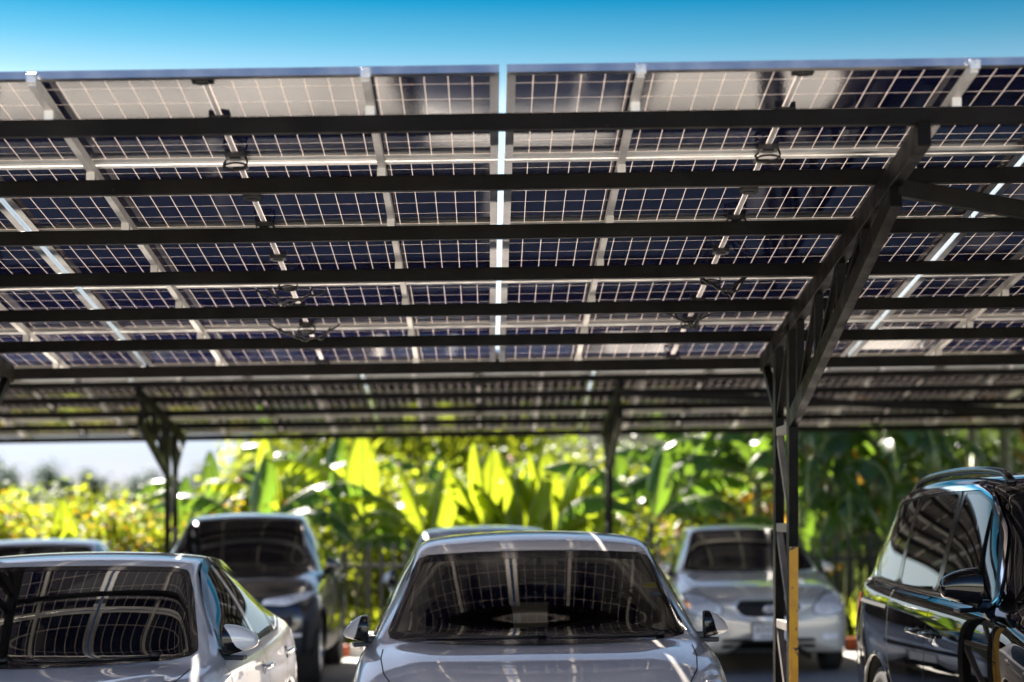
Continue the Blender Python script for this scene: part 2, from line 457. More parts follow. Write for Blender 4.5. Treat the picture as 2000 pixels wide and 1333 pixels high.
# far hillside on the right half of the view
def hill_h(x, y):
    return 19 * math.exp(-((y - 330) / 90) ** 2) * (1 / (1 + math.exp(-(x + 37) / 5))) * (1 + .18 * math.sin(x * .07 + 1) + .1 * math.sin(x * .19))
mb = MB(); xs = [k * 6 for k in range(-22, 40)]; ys = [k * 15 for k in range(14, 30)]
vs = [(x, y, -.6 + hill_h(x, y)) for y in ys for x in xs]; nx = len(xs)
mb.add(vs, [(j * nx + i, j * nx + i + 1, (j + 1) * nx + i + 1, (j + 1) * nx + i) for j in range(len(ys) - 1) for i in range(nx - 1)])
tag(mb.obj('hill', mat_simple('hillside', (.055, .056, .046), .95, spec=0, noise=.5, nscale=.08), smooth=True), kind='structure')

# ------------------------------------------------------------------ solar carports
COLP, ROWP = 2.30, 1.1413      # module pitch along X, along Y
Z0, SL = 3.273, .1178          # underside of the modules at the near edge; fall per metre
ANG = math.atan(SL)

def zr(y): return Z0 - SL * y

def make_panel():
    root = thing('solar_module', 'solar panel', 'solar panel', group='solar panels of the two carports')
    mb = MB(); mb.box((0, 0, .0265), (2.254, 1.112, .006)); mb.obj('cell_sheet', MAT['cells'], root)
    fr = MB(); hx, hy = 1.136, .5645
    for s in (-1, 1):
        fr.box((0, s * (hy - .004), .0155), (2 * hx, .008, .031))
        fr.box((0, s * (hy - .0215), .0015), (2 * hx - .020, .027, .003))
        fr.box((s * (hx - .004), 0, .0155), (.008, 2 * hy - .018, .031))
        fr.box((s * (hx - .0215), 0, .0015), (.027, 2 * hy - .075, .003))
    fr.obj('frame', MAT['alu'], root)
    for k, y in enumerate((.50, 0, -.50)):
        jb = MB(); jb.box((0, y, .013), (.085, .060, .026)); jb.box((0, y, -.003), (.05, .036, .008))
        jb.obj('junction_box', MAT['plastic'], root, bevel=.004)
        c = MB(); rnd = random.Random(k * 5 + 1)
        if k == 0:
            s = 1
            pts = [(.045 * (1 if k == 0 else -1), y, .01)]
            for t in range(26):
                a = t / 25 * 2 * math.pi * 1.6
                pts.append((.02 * math.cos(a) * 2.6 * s, y + .012 * math.sin(a * .9), -.018 - .016 * math.sin(a) - .02 * math.sin(t / 25 * math.pi)))
            pts.append((-.05 * s, y + s * .05, -.008))
            c.tube(pts, .0045, 6)
            c.obj('cable', MAT['cable'], root, smooth=True)
    st = MB(); st.box((0, .25, .0215), (.020, .42, .003)); st.box((0, -.25, .0215), (.020, .42, .003))
    st.obj('centre_strip', MAT['white_plastic'], root)
    return root
PANEL = make_panel()
PANEL_FIRST = [True]
NTH = ['nearest', 'second', 'third', 'fourth', 'farthest']
CNT = ['first', 'second', 'third', 'fourth', 'fifth']

def place_panel(x, y, X0, Y0, label):
    if PANEL_FIRST[0]:
        o = PANEL; PANEL_FIRST[0] = False
    else:
        o = copy_tree(PANEL)
    o['label'] = label
    X = X0 + x
    o.location = (X, Y0 + y, zr(y) + SLOPE_X * X + .0)
    ex = Vector((1, 0, SLOPE_X)).normalized(); ey = Vector((0, math.cos(ANG), -math.sin(ANG)))
    ez = ex.cross(ey).normalized(); ey = ez.cross(ex)
    o.rotation_euler = Matrix((ex, ey, ez)).transposed().to_euler()
    return o

def carport(X0, Y0, cols, frames, label, near, braces, y0=-.03):
    """steel cantilever carport; (X0,Y0) = gap between two module columns at the high near edge"""
    root = thing('solar_carport', label, 'carport', (X0, Y0, 0), group='steel carports carrying solar panels')
    xa, xb = cols[0] * COLP - .25, (cols[-1] + 1) * COLP + .25
    def part(mb, name, mat, **k):
        mb.shear(SLOPE_X, X0)
        return mb.obj(name, MAT[mat], root, **k)
    # mounting rails under the modules
    for c in cols:
        for fx in (.52, COLP - .52):
            x = c * COLP + fx; mb = MB()
            mb.bar((x, y0, zr(y0) - .021), (x, 5.75, zr(5.75) - .021), .029, .040)
            for k in range(0 if near else 1, 7):
                yk = .28 + k * .835; mb.box((x, yk, zr(yk) - .056), (.036, .045, .036))
            r_ = part(mb, 'mounting_rail', 'alu_rail')
            cl = MB(); cl.box((x, y0 + .010, zr(y0) - .006), (.036, .018, .034)); cl.box((x, y0 - .012, zr(y0) - .012), (.040, .012, .036))
            cl.shear(SLOPE_X, X0); cl.obj('end_clamp', MAT['alu'], r_, bevel=.003)
            if near:
                bt = MB(); bt.box((x + .006, -.056, zr(-.05) - .008), (.014, .012, .014)); bt.shear(SLOPE_X, X0); bt.obj('bolt', MAT['alu'], r_)
    # purlins
    for k in range(0 if near else 1, 7):
        y = .28 + k * .835; mb = MB()
        h = .066
        zt = zr(y) - .073
        mb.bar((xa, y, zt - h / 2), (xb, y, zt - h / 2), .05, h)
        part(mb, 'purlin', 'steel', bevel=.004)
    # cantilever frames
    for fx in frames:
        yf, yr_, ye = 3.685, 4.225, 4.86
        mb = MB()   # top chord, just under the purlins
        zt = lambda y: zr(y) - .063 - .076 - .052
        ya = .22 if near else 1.85; mb.bar((fx, ya, zt(ya)), (fx, ye, zt(ye)), .052, .10)
        part(mb, 'top_chord', 'steel', bevel=.004)
        for k in range(0 if near else 1, 7):
            y = .28 + k * .835
            if y > ye: continue
            cm = MB(); cm.box((fx, y + .0285, zr(y) - .112), (.105, .006, .062))
            for q in (-.038, .038): cm.box((fx + q, y + .033, zr(y) - .100), (.014, .010, .014))
            part(cm, 'purlin_cleat', 'steel_grey')
        zl0, zl1 = zt(.86) - .102, 2.10
        lc = lambda y: zl0 + (zl1 - zl0) * (y - .86) / (yf - .86)
        mb = MB(); yb = .78 if near else 1.95; mb.bar((fx, yb, lc(yb)), (fx, yf + .06, lc(yf + .06)), .050, .095)
        part(mb, 'bottom_chord', 'steel', bevel=.004)
        mb = MB(); ys = [1.48, 2.12, 2.78, 3.40] if near else [2.12, 2.78, 3.40]
        for y in ys:
            mb.bar((fx, y, lc(y)), (fx, y, zt(y)), .040, .05, up=(0, 1, 0))
        for a, b in zip(ys[:-1], ys[1:]):
            mb.bar((fx, a, zt(a) - .03), (fx, b, lc(b) + .03), .034, .034)
        mb.bar((fx, ye - .04, zt(ye - .04)), (fx, yr_ + .03, 2.16), .044, .05)       # rear strut
        mb.bar((fx, yf, zt(yf)), (fx, yr_, 2.12), .036, .04)
        part(mb, 'web_struts', 'steel', bevel=.003)
        gnd = 0.0
        for y, nm in ((yf, 'front_column'), (yr_, 'rear_column')):
            mb = MB(); mb.bar((fx, y, gnd - .05), (fx, y, zt(y) + .0), .052, .10, up=(0, 1, 0))
            part(mb, nm, 'steel', bevel=.004)
        mb = MB(); z = .25; step = .56; k = 0
        levels = [2.06 - step * i for i in range(4)]
        for z in levels:
            mb.bar((fx, yf, z), (fx, yr_, z), .042, .05)
        for i in range(3):
            mb.bar((fx, yf + .03, levels[i + 1] + .03), (fx, yr_ - .03, levels[i] - .03), .034, .036)
        mb.bar((fx, yf + .03, .02), (fx, yr_ - .03, levels[3] - .03), .034, .036)
        part(mb, 'column_lacing', 'steel_grey', bevel=.003)
        if near:
            mb = MB(); mb.box((fx, yf - .0525, .70), (.050, .004, 1.39))
            part(mb, 'yellow_marking', 'yellow')
        bp = MB(); bp.box((fx, (yf + yr_) / 2, .008), (.22, .86, .02)); part(bp, 'base_plate', 'steel_grey')
    for a, b in braces:
        mb = MB(); mb.bar((a, .80 if near else 2.0, zr(.80 if near else 2.0) - .24), (b, 3.6, zr(3.6) - .24), .05, .075)
        part(mb, 'roof_brace', 'steel', bevel=.004)
    return root

NEAR_COLS = list(range(-4, 4)); FAR_COLS = list(range(-5, 5))
carport(.054, 7.715, NEAR_COLS, [1.70 - .054 + 4.66 * k for k in (-2, -1, 0, 1)],
        'near black steel carport with lattice post marked yellow between the parked cars', True, [(1.646, 6.306)])
carport(1.04, 7.715 + 10.30, FAR_COLS, [1.29 - 1.04 + 4.72 * k for k in (-2, -1, 0, 1, 2)],
        'far blurred black steel carport in front of the banana plants', False, [(.25, 4.97)], y0=1.11)

def loose_cable(X, Y, label, seed, n=3):
    rnd = random.Random(seed); mb = MB(); z = zr(Y - 7.715) + SLOPE_X * X - .03
    for j in range(n):
        pts = []; L_ = rnd.uniform(.22, .42); ph = rnd.uniform(0, 6)
        for i in range(22):
            t = i / 21
            pts.append((X + (t - .5) * L_ + .02 * math.sin(9 * t + ph), Y + .05 * math.sin(5 * t + ph + j) + rnd.uniform(-.004, .004), z - .10 * math.sin(math.pi * t) * rnd.uniform(.8, 1) - .02 * math.sin(7 * t + ph) * (j % 2)))
        mb.tube(pts, .006, 6)
    tag(mb.obj('loose_cable', MAT['cable'], smooth=True), label, 'cable', 'loose cables under the modules')
for (px_, py_, lb, sd_) in ((1415, 560, 'tangle of black cables hanging under the modules left of the near truss', 3), (565, 562, 'short black cable hanging left of centre under the near carport', 4), (1345, 622, 'short black cable low under the near carport beside the truss', 5), (595, 634, 'black cable end low under the near carport, left of centre', 6)):
    Yc = (3.273 + SL * 7.715 - CAM_H - .06) * F / (1480 - py_ - SLOPE_X * (955 - px_))
    loose_cable(at(px_, Yc), Yc, lb, sd_, 4 if sd_ == 3 else 2)

def side_words(c):
    return f"{CNT[c]} column right of the central gap" if c >= 0 else f"{CNT[-c - 1]} column left of the central gap"
for c in NEAR_COLS:
    for r in range(5):
        place_panel((c + .5) * COLP, (r + .5) * ROWP, .054, 7.715,
                    f"near carport solar panel, {NTH[r]} row, {side_words(c)}")
for c in FAR_COLS:
    for r in range(1, 5):
        place_panel((c + .5) * COLP, (r + .5) * ROWP, 1.04, 7.715 + 10.30,
                    f"far carport solar panel, {NTH[r]} row, {side_words(c).replace('central gap', 'far gap')}")
# ------------------------------------------------------------------ smooth car surfaces (bicubic B-spline skins)
def bsp(t, n):
    t = np.clip(np.asarray(t, float), 0, n - 1 - 1e-9)
    i = np.floor(t).astype(int); f = t - i
    w = np.stack([(1 - f) ** 3 / 6, (3 * f ** 3 - 6 * f ** 2 + 4) / 6, (-3 * f ** 3 + 3 * f ** 2 + 3 * f + 1) / 6, f ** 3 / 6], -1)
    return i, w

class Surf:
    """half skin with control points P[nu][nv] (x >= 0), mirrored about x = 0; v < 0 is the mirrored side"""
    def __init__(self, P, sx=1.0, sz=1.0):
        P = np.asarray(P, float) * np.array([sx, 1.0, sz]); self.sx, self.sz = sx, sz; self.nu, self.nv = P.shape[:2]
        mir = P[:, 1:2].copy(); mir[..., 0] *= -1
        end = 2 * P[:, -1:] - P[:, -2:-1]
        end2 = 2 * end - P[:, -1:]
        Q = np.concatenate([mir, P, end, end2], 1)
        a = 2 * Q[:1] - Q[1:2]; b = 2 * Q[-1:] - Q[-2:-1]; c = 2 * b - Q[-1:]
        self.Q = np.concatenate([a, Q, b, c], 0)
        us = np.linspace(0, self.nu - 1, (self.nu - 1) * 12 + 1); vs = np.linspace(0, self.nv - 1, (self.nv - 1) * 10 + 1)
        self.gu, self.gv = np.meshgrid(us, vs, indexing='ij')
        self.gp = self.ev(self.gu, self.gv); self.gn = self.nrm(self.gu, self.gv)
    def ev(self, u, v):
        u = np.asarray(u, float); v = np.asarray(v, float); s = np.where(v < 0, -1.0, 1.0)
        iu, wu = bsp(u, self.nu); iv, wv = bsp(np.abs(v), self.nv)
        out = np.zeros(u.shape + (3,))
        for a in range(4):
            for b in range(4):
                out += (wu[..., a] * wv[..., b])[..., None] * self.Q[iu + a, iv + b]
        out[..., 0] *= s
        return out
    def nrm(self, u, v):
        u = np.asarray(u, float); v = np.asarray(v, float); av = np.abs(v); s = np.where(v < 0, -1.0, 1.0)
        e = .02
        u0, u1 = np.clip(u - e, 0, self.nu - 1), np.clip(u + e, 0, self.nu - 1)
        v0, v1 = np.clip(av - e, 0, self.nv - 1), np.clip(av + e, 0, self.nv - 1)
        du = self.ev(u1, av) - self.ev(u0, av); dv = self.ev(u, v1) - self.ev(u, v0)
        n = -np.cross(du, dv); n /= np.maximum(np.linalg.norm(n, axis=-1, keepdims=True), 1e-9)
        n[..., 0] *= s
        return n
    VIEWS = {'front': ((0, 2), (0, -1, 0)), 'rear': ((0, 2), (0, 1, 0)), 'side': ((1, 2), (1, 0, 0)), 'top': ((0, 1), (0, 0, 1))}
    def project(self, q, view, side=1):
        """q (n,2) drawn in a flat elevation of the car -> (u,v) on the skin"""
        q = np.asarray(q, float).copy(); ax, d = self.VIEWS[view]; d = np.array(d, float)
        if view != 'top': q[:, 1] *= self.sz
        if view != 'side':
            q[:, 0] *= self.sx
            sg = np.where(q[:, 0] < 0, -1.0, 1.0); q[:, 0] = np.abs(q[:, 0])
        else:
            sg = np.full(len(q), float(side))
        m = (self.gn @ d) > (.06 if view != 'side' else .12)
        pts = self.gp[m][:, list(ax)]; uu = self.gu[m]; vv = self.gv[m]
        u = np.zeros(len(q)); v = np.zeros(len(q))
        for k in range(0, len(q), 200):
            dd = ((q[k:k + 200, None, :] - pts[None]) ** 2).sum(-1); j = dd.argmin(1)
            u[k:k + 200] = uu[j]; v[k:k + 200] = vv[j]
        for _ in range(5):
            p = self.ev(u, v)[:, list(ax)]; e = 1e-3
            pu = (self.ev(u + e, v)[:, list(ax)] - p) / e; pv = (self.ev(u, v + e)[:, list(ax)] - p) / e
            r = q - p; det = pu[:, 0] * pv[:, 1] - pu[:, 1] * pv[:, 0]
            det = np.where(np.abs(det) < 1e-7, 1e-7, det)
            a = (r[:, 0] * pv[:, 1] - r[:, 1] * pv[:, 0]) / det; b = (pu[:, 0] * r[:, 1] - pu[:, 1] * r[:, 0]) / det
            u = np.clip(u + np.clip(a, -.3, .3), 0, self.nu - 1); v = np.clip(v + np.clip(b, -.3, .3), 0, self.nv - 1)
        return u, v * sg
    def pn(self, q, view, side=1):
        u, v = self.project(q, view, side)
        return self.ev(u, v), self.nrm(u, v)

def section(y, zc, xe, ze, xb, zb, xm, zm, xs, zs, sw=0.0, crown=1.0, rg=0.0, bg=.012):
    lp = lambda a, b, t: a + (b - a) * t
    c = (zc - ze)
    return [(0, y, zc), (xe * .5, y + sw * .25, zc - c * .20 * crown), (xe * .84, y + sw * .72, zc - c * .58 + rg),
            (xe * .985, y + sw * .97, ze + c * .05), (xe + (xb - xe) * .06, y + sw, lp(ze, zb, .10)),
            (lp(xe, xb, .52) + bg, y + sw, lp(ze, zb, .5)), (lp(xe, xb, .93), y + sw, lp(ze, zb, .93)),
            (xb + .004, y + sw, zb - .005), (lp(xb, xm, .62), y + sw, zb - .035),
            (xm, y + sw, lp(zb, zm, .5)), (xm + .004, y + sw, zm), (xm - .012, y + sw, lp(zm, zs, .5)),
            (lp(xm, xs, .5), y + sw, lp(zm, zs, .9)), (xs, y + sw, zs), (xs - .10, y + sw, zs - .012), (xs - .35, y + sw, zs)]

def caps(sec, ys, ks, zmid, zk=None):
    """shrunken copies of an end section that close the nose or the tail"""
    out = []
    for y, k, zf in zip(ys, ks, zk or ks):
        y0 = sec[0][1]
        out.append([(x * k, y + (py - y0) * k, zmid + (z - zmid) * zf) for x, py, z in sec])
    return out

def chaikin(poly, n=3, dens=4, closed=True):
    p = [np.array(a, float) for a in poly]
    q = []
    m = len(p)
    for i in range(m if closed else m - 1):
        a, b = p[i], p[(i + 1) % m]
        for t in range(dens): q.append(a + (b - a) * t / dens)
    if not closed: q.append(p[-1])
    for _ in range(n):
        o = []
        k = len(q)
        if not closed: o.append(q[0])
        for i in range(k if closed else k - 1):
            a, b = q[i], q[(i + 1) % k]
            o += [a * .75 + b * .25, a * .25 + b * .75]
        if not closed: o.append(q[-1])
        q = o
    return np.array(q)

def resample(p, n, closed=True):
    p = np.asarray(p); 
    if closed: p = np.vstack([p, p[:1]])
    d = np.r_[0, np.cumsum(np.linalg.norm(np.diff(p, axis=0), axis=1))]
    t = np.linspace(0, d[-1], n + (1 if closed else 0))
    o = np.stack([np.interp(t, d, p[:, k]) for k in range(p.shape[1])], 1)
    return o[:-1] if closed else o

def grow(b, w):
    """move a closed outline outward by w"""
    t = np.roll(b, -1, 0) - np.roll(b, 1, 0); n = np.stack([t[:, 1], -t[:, 0]], 1); n /= np.maximum(np.linalg.norm(n, axis=1, keepdims=True), 1e-9)
    area = (b[:, 0] * np.roll(b[:, 1], -1) - np.roll(b[:, 0], -1) * b[:, 1]).sum()
    return b + n * w * (1 if area > 0 else -1)

class Car:
    def __init__(self, spec, paint, name, label, cat, loc, rot=0.0, group=None):
        self.sp = spec; self.paint = paint
        self.S = Surf(spec['ctrl'], spec.get('sx', 1.0), spec.get('sz', 1.0))
        self.root = thing(name, label, cat, loc, (0, -SLOPE_X, rot), group)
    def emit(self, p, name, mat, parent=None, smooth=True):
        pass
    # --- skin
    def body(self, holes=()):
        S = self.S; nu, nv = (S.nu - 1) * 8 + 1, (S.nv - 1) * 6 + 1
        us = np.linspace(0, S.nu - 1, nu); vs = np.linspace(-(S.nv - 1), S.nv - 1, nv * 2 - 1)
        U, V = np.meshgrid(us, vs, indexing='ij'); P = S.ev(U, V)
        nw = P.shape[1]
        keep = np.ones((nu - 1, nw - 1), bool)
        C = (P[:-1, :-1] + P[1:, :-1] + P[:-1, 1:] + P[1:, 1:]) / 4
        for (wy, wr) in self.sp['wheels']:
            ar = wr + .065
            keep &= ~((np.hypot(C[..., 1] - wy, C[..., 2] - wr) < ar) & (np.abs(C[..., 0]) > .50))
        Nn = S.nrm((U[:-1, :-1] + U[1:, 1:]) / 2, (V[:-1, :-1] + V[1:, 1:]) / 2)
        for view, poly in holes:
            ax, d = S.VIEWS[view]; q = C[..., list(ax)]
            if view == 'side': fac = np.abs(Nn[..., 0]) > .12
            else: fac = Nn @ np.array(d, float) > .06
            poly = np.asarray(poly) * np.array([S.sx if view != 'side' else 1, S.sz if view != 'top' else 1])
            x, y = q[..., 0], q[..., 1]; ins = np.zeros(x.shape, bool); n = len(poly)
            for i in range(n):
                x1, y1 = poly[i]; x2, y2 = poly[(i + 1) % n]
                if y1 == y2: continue
                c = ((y1 > y) != (y2 > y)) & (x < (x2 - x1) * (y - y1) / (y2 - y1) + x1)
                ins ^= c
            keep &= ~(ins & fac)
        mb = MB(); idx = np.arange(nu * nw).reshape(nu, nw)
        f = np.stack([idx[:-1, :-1], idx[:-1, 1:], idx[1:, 1:], idx[1:, :-1]], -1)[keep]
        mb.v = [tuple(p) for p in P.reshape(-1, 3)]; mb.f = [tuple(map(int, q)) for q in f]
        o = mb.obj('body', self.paint, self.root, smooth=True)
        me = o.data; me.update()
        return o
    def patch(self, poly, view, name, mat, off=.002, side=1, parent=None, rnd=3, n=96, m=14, dens=4):
        b = resample(chaikin(poly, rnd, dens), n); c = b.mean(0)
        q = np.vstack([c[None]] + [c + (b - c) * (k / m) for k in range(1, m + 1)])
        p, nn = self.S.pn(q, view, side); p = p + nn * off
        fs = [(0, 1 + i, 1 + (i + 1) % n) for i in range(n)]
        for k in range(m - 1):
            o = 1 + k * n
            fs += [(o + i, o + n + i, o + n + (i + 1) % n, o + (i + 1) % n) for i in range(n)]
        # face outwards
        a, b2, c2 = p[fs[0][0]], p[fs[0][1]], p[fs[0][2]]
        if np.dot(np.cross(b2 - a, c2 - a), nn[0]) < 0: fs = [tuple(reversed(f)) for f in fs]
        mb = MB(); mb.add(p, fs)
        return mb.obj(name, mat if not isinstance(mat, str) else MAT[mat], parent or self.root, smooth=True)
    def band(self, poly, view, w0, w1, name, mat, off=.0035, side=1, parent=None, rnd=3, n=120, dens=4, m=3):
        b = resample(chaikin(poly, rnd, dens), n)
        rings = [grow(b, w0 + (w1 - w0) * k / m) for k in range(m + 1)]
        p, nn = self.S.pn(np.vstack(rings), view, side); p = p + nn * off
        fs = []
        for k in range(m):
            fs += [(k * n + i, (k + 1) * n + i, (k + 1) * n + (i + 1) % n, k * n + (i + 1) % n) for i in range(n)]
        a, b2, c2 = p[fs[0][0]], p[fs[0][1]], p[fs[0][2]]
        if np.dot(np.cross(b2 - a, c2 - a), nn[0]) < 0: fs = [tuple(reversed(f)) for f in fs]
        mb = MB(); mb.add(p, fs)
        return mb.obj(name, MAT[mat] if isinstance(mat, str) else mat, parent or self.root, smooth=True)
    def line(self, pts, view, mb, w=.005, off=.0012, side=1, n=60, rnd=2, closed=False, dens=3):
        """flat ribbon on the skin (shut lines)"""
        b = resample(chaikin(pts, rnd, dens, closed), n, closed)
        p, nn = self.S.pn(b, view, side)
        t = np.gradient(p, axis=0) if not closed else np.roll(p, -1, 0) - np.roll(p, 1, 0)
        s = np.cross(nn, t); s /= np.maximum(np.linalg.norm(s, axis=1, keepdims=True), 1e-9)
        a = p + nn * off - s * w / 2; c = p + nn * off + s * w / 2
        k = len(p); fs = [(i, (i + 1) % k, k + (i + 1) % k, k + i) for i in range(k if closed else k - 1)]
        mb.add(np.vstack([a, c]), fs)
    def rod(self, pts, view, mb, r=.006, off=.004, side=1, n=50, rnd=2, closed=False, dens=3, seg=6):
        b = resample(chaikin(pts, rnd, dens, closed), n, closed)
        p, nn = self.S.pn(b, view, side)
        mb.tube(list(p + nn * off), r, seg, closed=closed)
    def pt(self, a, b, view, side=1):
        p, n = self.S.pn([(a, b)], view, side)
        return Vector(p[0]), Vector(n[0])
    # --- running gear
    def wheels(self, tw=.20, detail=True):
        for (wy, wr) in self.sp['wheels']:
            for s in (-1, 1):
                p, _ = self.pt(wy, wr + .10, 'side', 1)
                xo = p.x - .012
                mb = MB()
                rr = wr * .66
                mb.lathe([(rr, xo - .02), (rr + .01, xo - .004), (wr * .86, xo), (wr * .955, xo - .012), (wr, xo - .035), (wr, xo - tw + .03), (wr * .95, xo - tw), (rr, xo - tw)], 40)
                if s < 0: mb.v = [(-x, y, z) for x, y, z in mb.v]; mb.f = [tuple(reversed(f)) for f in mb.f]
                mb.v = [(x, y + wy, z + wr) for x, y, z in mb.v]
                t = mb.obj('wheel', MAT['rubber'], self.root, smooth=True)
                rm = MB()
                rm.lathe([(rr + .004, xo - .012), (rr - .012, xo - .010), (rr - .02, xo - .05), (rr - .03, xo - .12), (.02, xo - .13)], 40)
                for k in range(5):
                    a = 2 * math.pi * k / 5 + .3
                    d = Vector((0, math.cos(a), math.sin(a)))
                    for q in (-.16, .16):
                        d2 = Vector((0, math.cos(a + q), math.sin(a + q)))
                        rm.bar(Vector((xo - .030, 0, 0)) + d * .03, Vector((xo - .022, 0, 0)) + d2 * (rr - .008), .026, .022, up=(1, 0, 0))
                rm.lathe([(.001, xo - .012), (.05, xo - .014), (.058, xo - .03), (.058, xo - .06)], 20)
                if s < 0: rm.v = [(-x, y, z) for x, y, z in rm.v]; rm.f = [tuple(reversed(f)) for f in rm.f]
                rm.v = [(x, y + wy, z + wr) for x, y, z in rm.v]
                rm.obj('rim', MAT['rim'], t, smooth=False)
        # dark liners and arch lips
        for (wy, wr) in self.sp['wheels']:
            ar = wr + .075
            for s in (-1, 1):
                mb = MB(); vs = []; k = 25
                pp, _ = self.pt(wy, wr + ar * .9, 'side', 1)
                for x in (.48, pp.x - .02):
                    for i in range(k):
                        a = -.25 + (math.pi + .5) * i / (k - 1)
                        vs.append((s * x, wy + ar * math.cos(a), wr + ar * math.sin(a)))
                mb.add(vs, [(i, i + 1, k + i + 1, k + i) for i in range(k - 1)])
                mb.add([(s * .48, wy - ar, .12), (s * .48, wy + ar, .12), (s * .48, wy + ar, wr + ar), (s * .48, wy - ar, wr + ar)], [(0, 1, 2, 3)])
                mb.obj('wheel_well', MAT['gap'], self.root)
        L_ = self.sp['len'] / 2
        ub = MB(); ub.box((0, 0, .235), (1.0, L_ * 2 - .5, .05)); ub.obj('underbody', MAT['gap'], self.root)
        for (wy, wr) in self.sp['wheels']:
            for s in (-1, 1):
                ar = wr + .066
                arc = []
                for i in range(33):
                    a = .02 + (math.pi - .04) * i / 32
                    arc.append((wy + ar * math.cos(a), (wr + ar * math.sin(a)) / self.S.sz))
                arc = [p for p in arc if p[1] > self.sp.get('sill', .24) + .03]
                lb = MB(); self.rod(arc, 'side', lb, r=.016, off=-.006, side=s, n=40, rnd=0)
                lb.obj('wheel_arch', self.sp.get('arch_mat', self.paint), self.root, smooth=True)
    def mirror(self, y, z, reach=.20, size=(.20, .15, .105), side=1, low='plastic', stalk=.05):
        """door mirror: painted shell tapering outward, dark foot and lower edge, glass facing the rear"""
        base, n = self.pt(y, z - size[1] * .45, 'side', 1)
        x0 = base.x; wx, wz, wy = size
        cx = x0 + stalk + wx / 2
        zs = z * self.S.sz
        def flip(m):
            if side < 0:
                m.v = [(-a, b, c) for a, b, c in m.v]; m.f = [tuple(reversed(f)) for f in m.f]
            return m
        nu, nv = 64, 72; vs = []
        x_in = cx - wx / 2
        rt, rb = self.sp.get('mirror_taper', (.62, .16))
        for i in range(nu + 1):
            t = i / nu; te = 1 - (1 - t) ** 1.6
            top = .5 - rt * te ** 2.3; bot = -.5 + rb * te ** 1.5 + .05 * te
            if te > .86:
                k = math.sqrt(max(0, 1 - ((te - .86) / .14) ** 2)); m_ = (top + bot) / 2
                top, bot = m_ + (top - m_) * k, m_ + (bot - m_) * k
            if te < .06:
                k = .90 + .10 * (te / .06) ** .5; m_ = (top + bot) / 2; top, bot = m_ + (top - m_) * k, m_ + (bot - m_) * k
            hz = (top - bot) / 2 * wz; zc = zs + (top + bot) / 2 * wz
            hy = wy / 2 * (1 - .45 * te ** 2.2) * (1 if te < .9 else math.sqrt(max(0.0, 1 - ((te - .9) / .1) ** 2)) * .6 + .4)
            yc = y + .045 * te ** 1.6
            for j in range(nv):
                a = 2 * math.pi * j / nv; ca, sa = math.cos(a), math.sin(a); ex = 2 / 2.7
                yy = math.copysign(abs(ca) ** ex, ca); zz = math.copysign(abs(sa) ** ex, sa)
                if yy > .5: yy = .5 + (yy - .5) * .15
                vs.append((x_in + wx * te, yc + hy * yy, zc + hz * zz))
        paintf, darkf = [], []
        sp_, sl = self.sp.get('mirror_split', .36), self.sp.get('mirror_slant', .18)
        for i in range(nu):
            te = 1 - (1 - (i + .5) / nu) ** 1.6
            for j in range(nv):
                zz = math.sin(2 * math.pi * (j + .5) / nv)
                f = (i * nv + j, (i + 1) * nv + j, (i + 1) * nv + (j + 1) % nv, i * nv + (j + 1) % nv)
                (darkf if te < sp_ - sl * zz else paintf).append(f)
        paintf.append(tuple(reversed([nu * nv + j for j in range(nv)])))
        darkf.append(tuple(range(nv)))
        m = MB(); m.add(vs, paintf); root = flip(m).obj('wing_mirror', self.paint, self.root, smooth=True)
        m = MB(); m.add(vs, darkf); flip(m).obj('mirror_inner_shell', MAT['trim'], root, smooth=True)
        m = MB(); m.box((cx - wx * .08, y + wy * .27, zs - wz * .04), (wx * .62, .005, wz * .62)); flip(m).obj('mirror_glass', MAT['chrome'], root, bevel=.002)
        m = MB(); m.bar((x0 - .03, y + .03, zs - wz * .56), (cx + wx * .12, y + .005, zs - wz * .585), .07, .024); m.bar((x0 - .04, y + .035, zs - wz * .46), (x0 + stalk + .02, y + .02, zs - wz * .47), .05, .05)
        flip(m).obj('mirror_foot', MAT[low], root, bevel=.006)
        return root
    def handle(self, y, z, side, mat=None, ln=.20, up=False):
        p, n = self.pt(y, z, 'side', side)
        hb = MB(); pts = []
        for i in range(9):
            t = i / 8 - .5
            q, nn = self.pt(y + t * ln, z + .004 * math.cos(t * 3), 'side', side)
            pts.append(q + nn * (.010 + .028 * (1 - (2 * t) ** 4)))
        hb.tube(pts, [.010, .013, .0145, .0145, .0145, .0145, .0145, .013, .010], 10)
        o = hb.obj('door_handle', mat or self.paint, self.root, smooth=True)
        cup = MB(); cc = []
        self_pts = [(y - .02 + .055 * math.cos(a), z - .002 + .036 * math.sin(a)) for a in [2 * math.pi * k / 16 for k in range(16)]]
        c = self.patch(self_pts, 'side', 'handle_recess', 'trim', off=.0016, side=side, parent=o, rnd=0, n=32, m=4, dens=1)
        return o
    def plate(self, z, y, chars='', w=.34, h=.15, rear=False):
        mb = MB(); mb.box((0, y, z), (w, .008, h)); o = mb.obj('number_plate', MAT['white_plastic'], self.root, bevel=.003)
        fr = MB()
        for s in (-1, 1):
            fr.box((0, y - .001, z + s * (h / 2 + .006)), (w + .03, .018, .014)); fr.box((s * (w / 2 + .007), y - .001, z), (.014, .018, h - .004))
        fr.obj('plate_frame', MAT['plastic'], o)
        if not chars: return
        ink = MB()
        for k in range(6):
            x = -.12 + .048 * k
            ink.box((x - .010, y - .0055, z + .022), (.006, .003, .062)); ink.box((x + .010, y - .0055, z + .022), (.006, .003, .062))
            if k % 2: ink.box((x, y - .0055, z + .05), (.016, .003, .008))
            else: ink.box((x, y - .0055, z + .022), (.016, .003, .008))
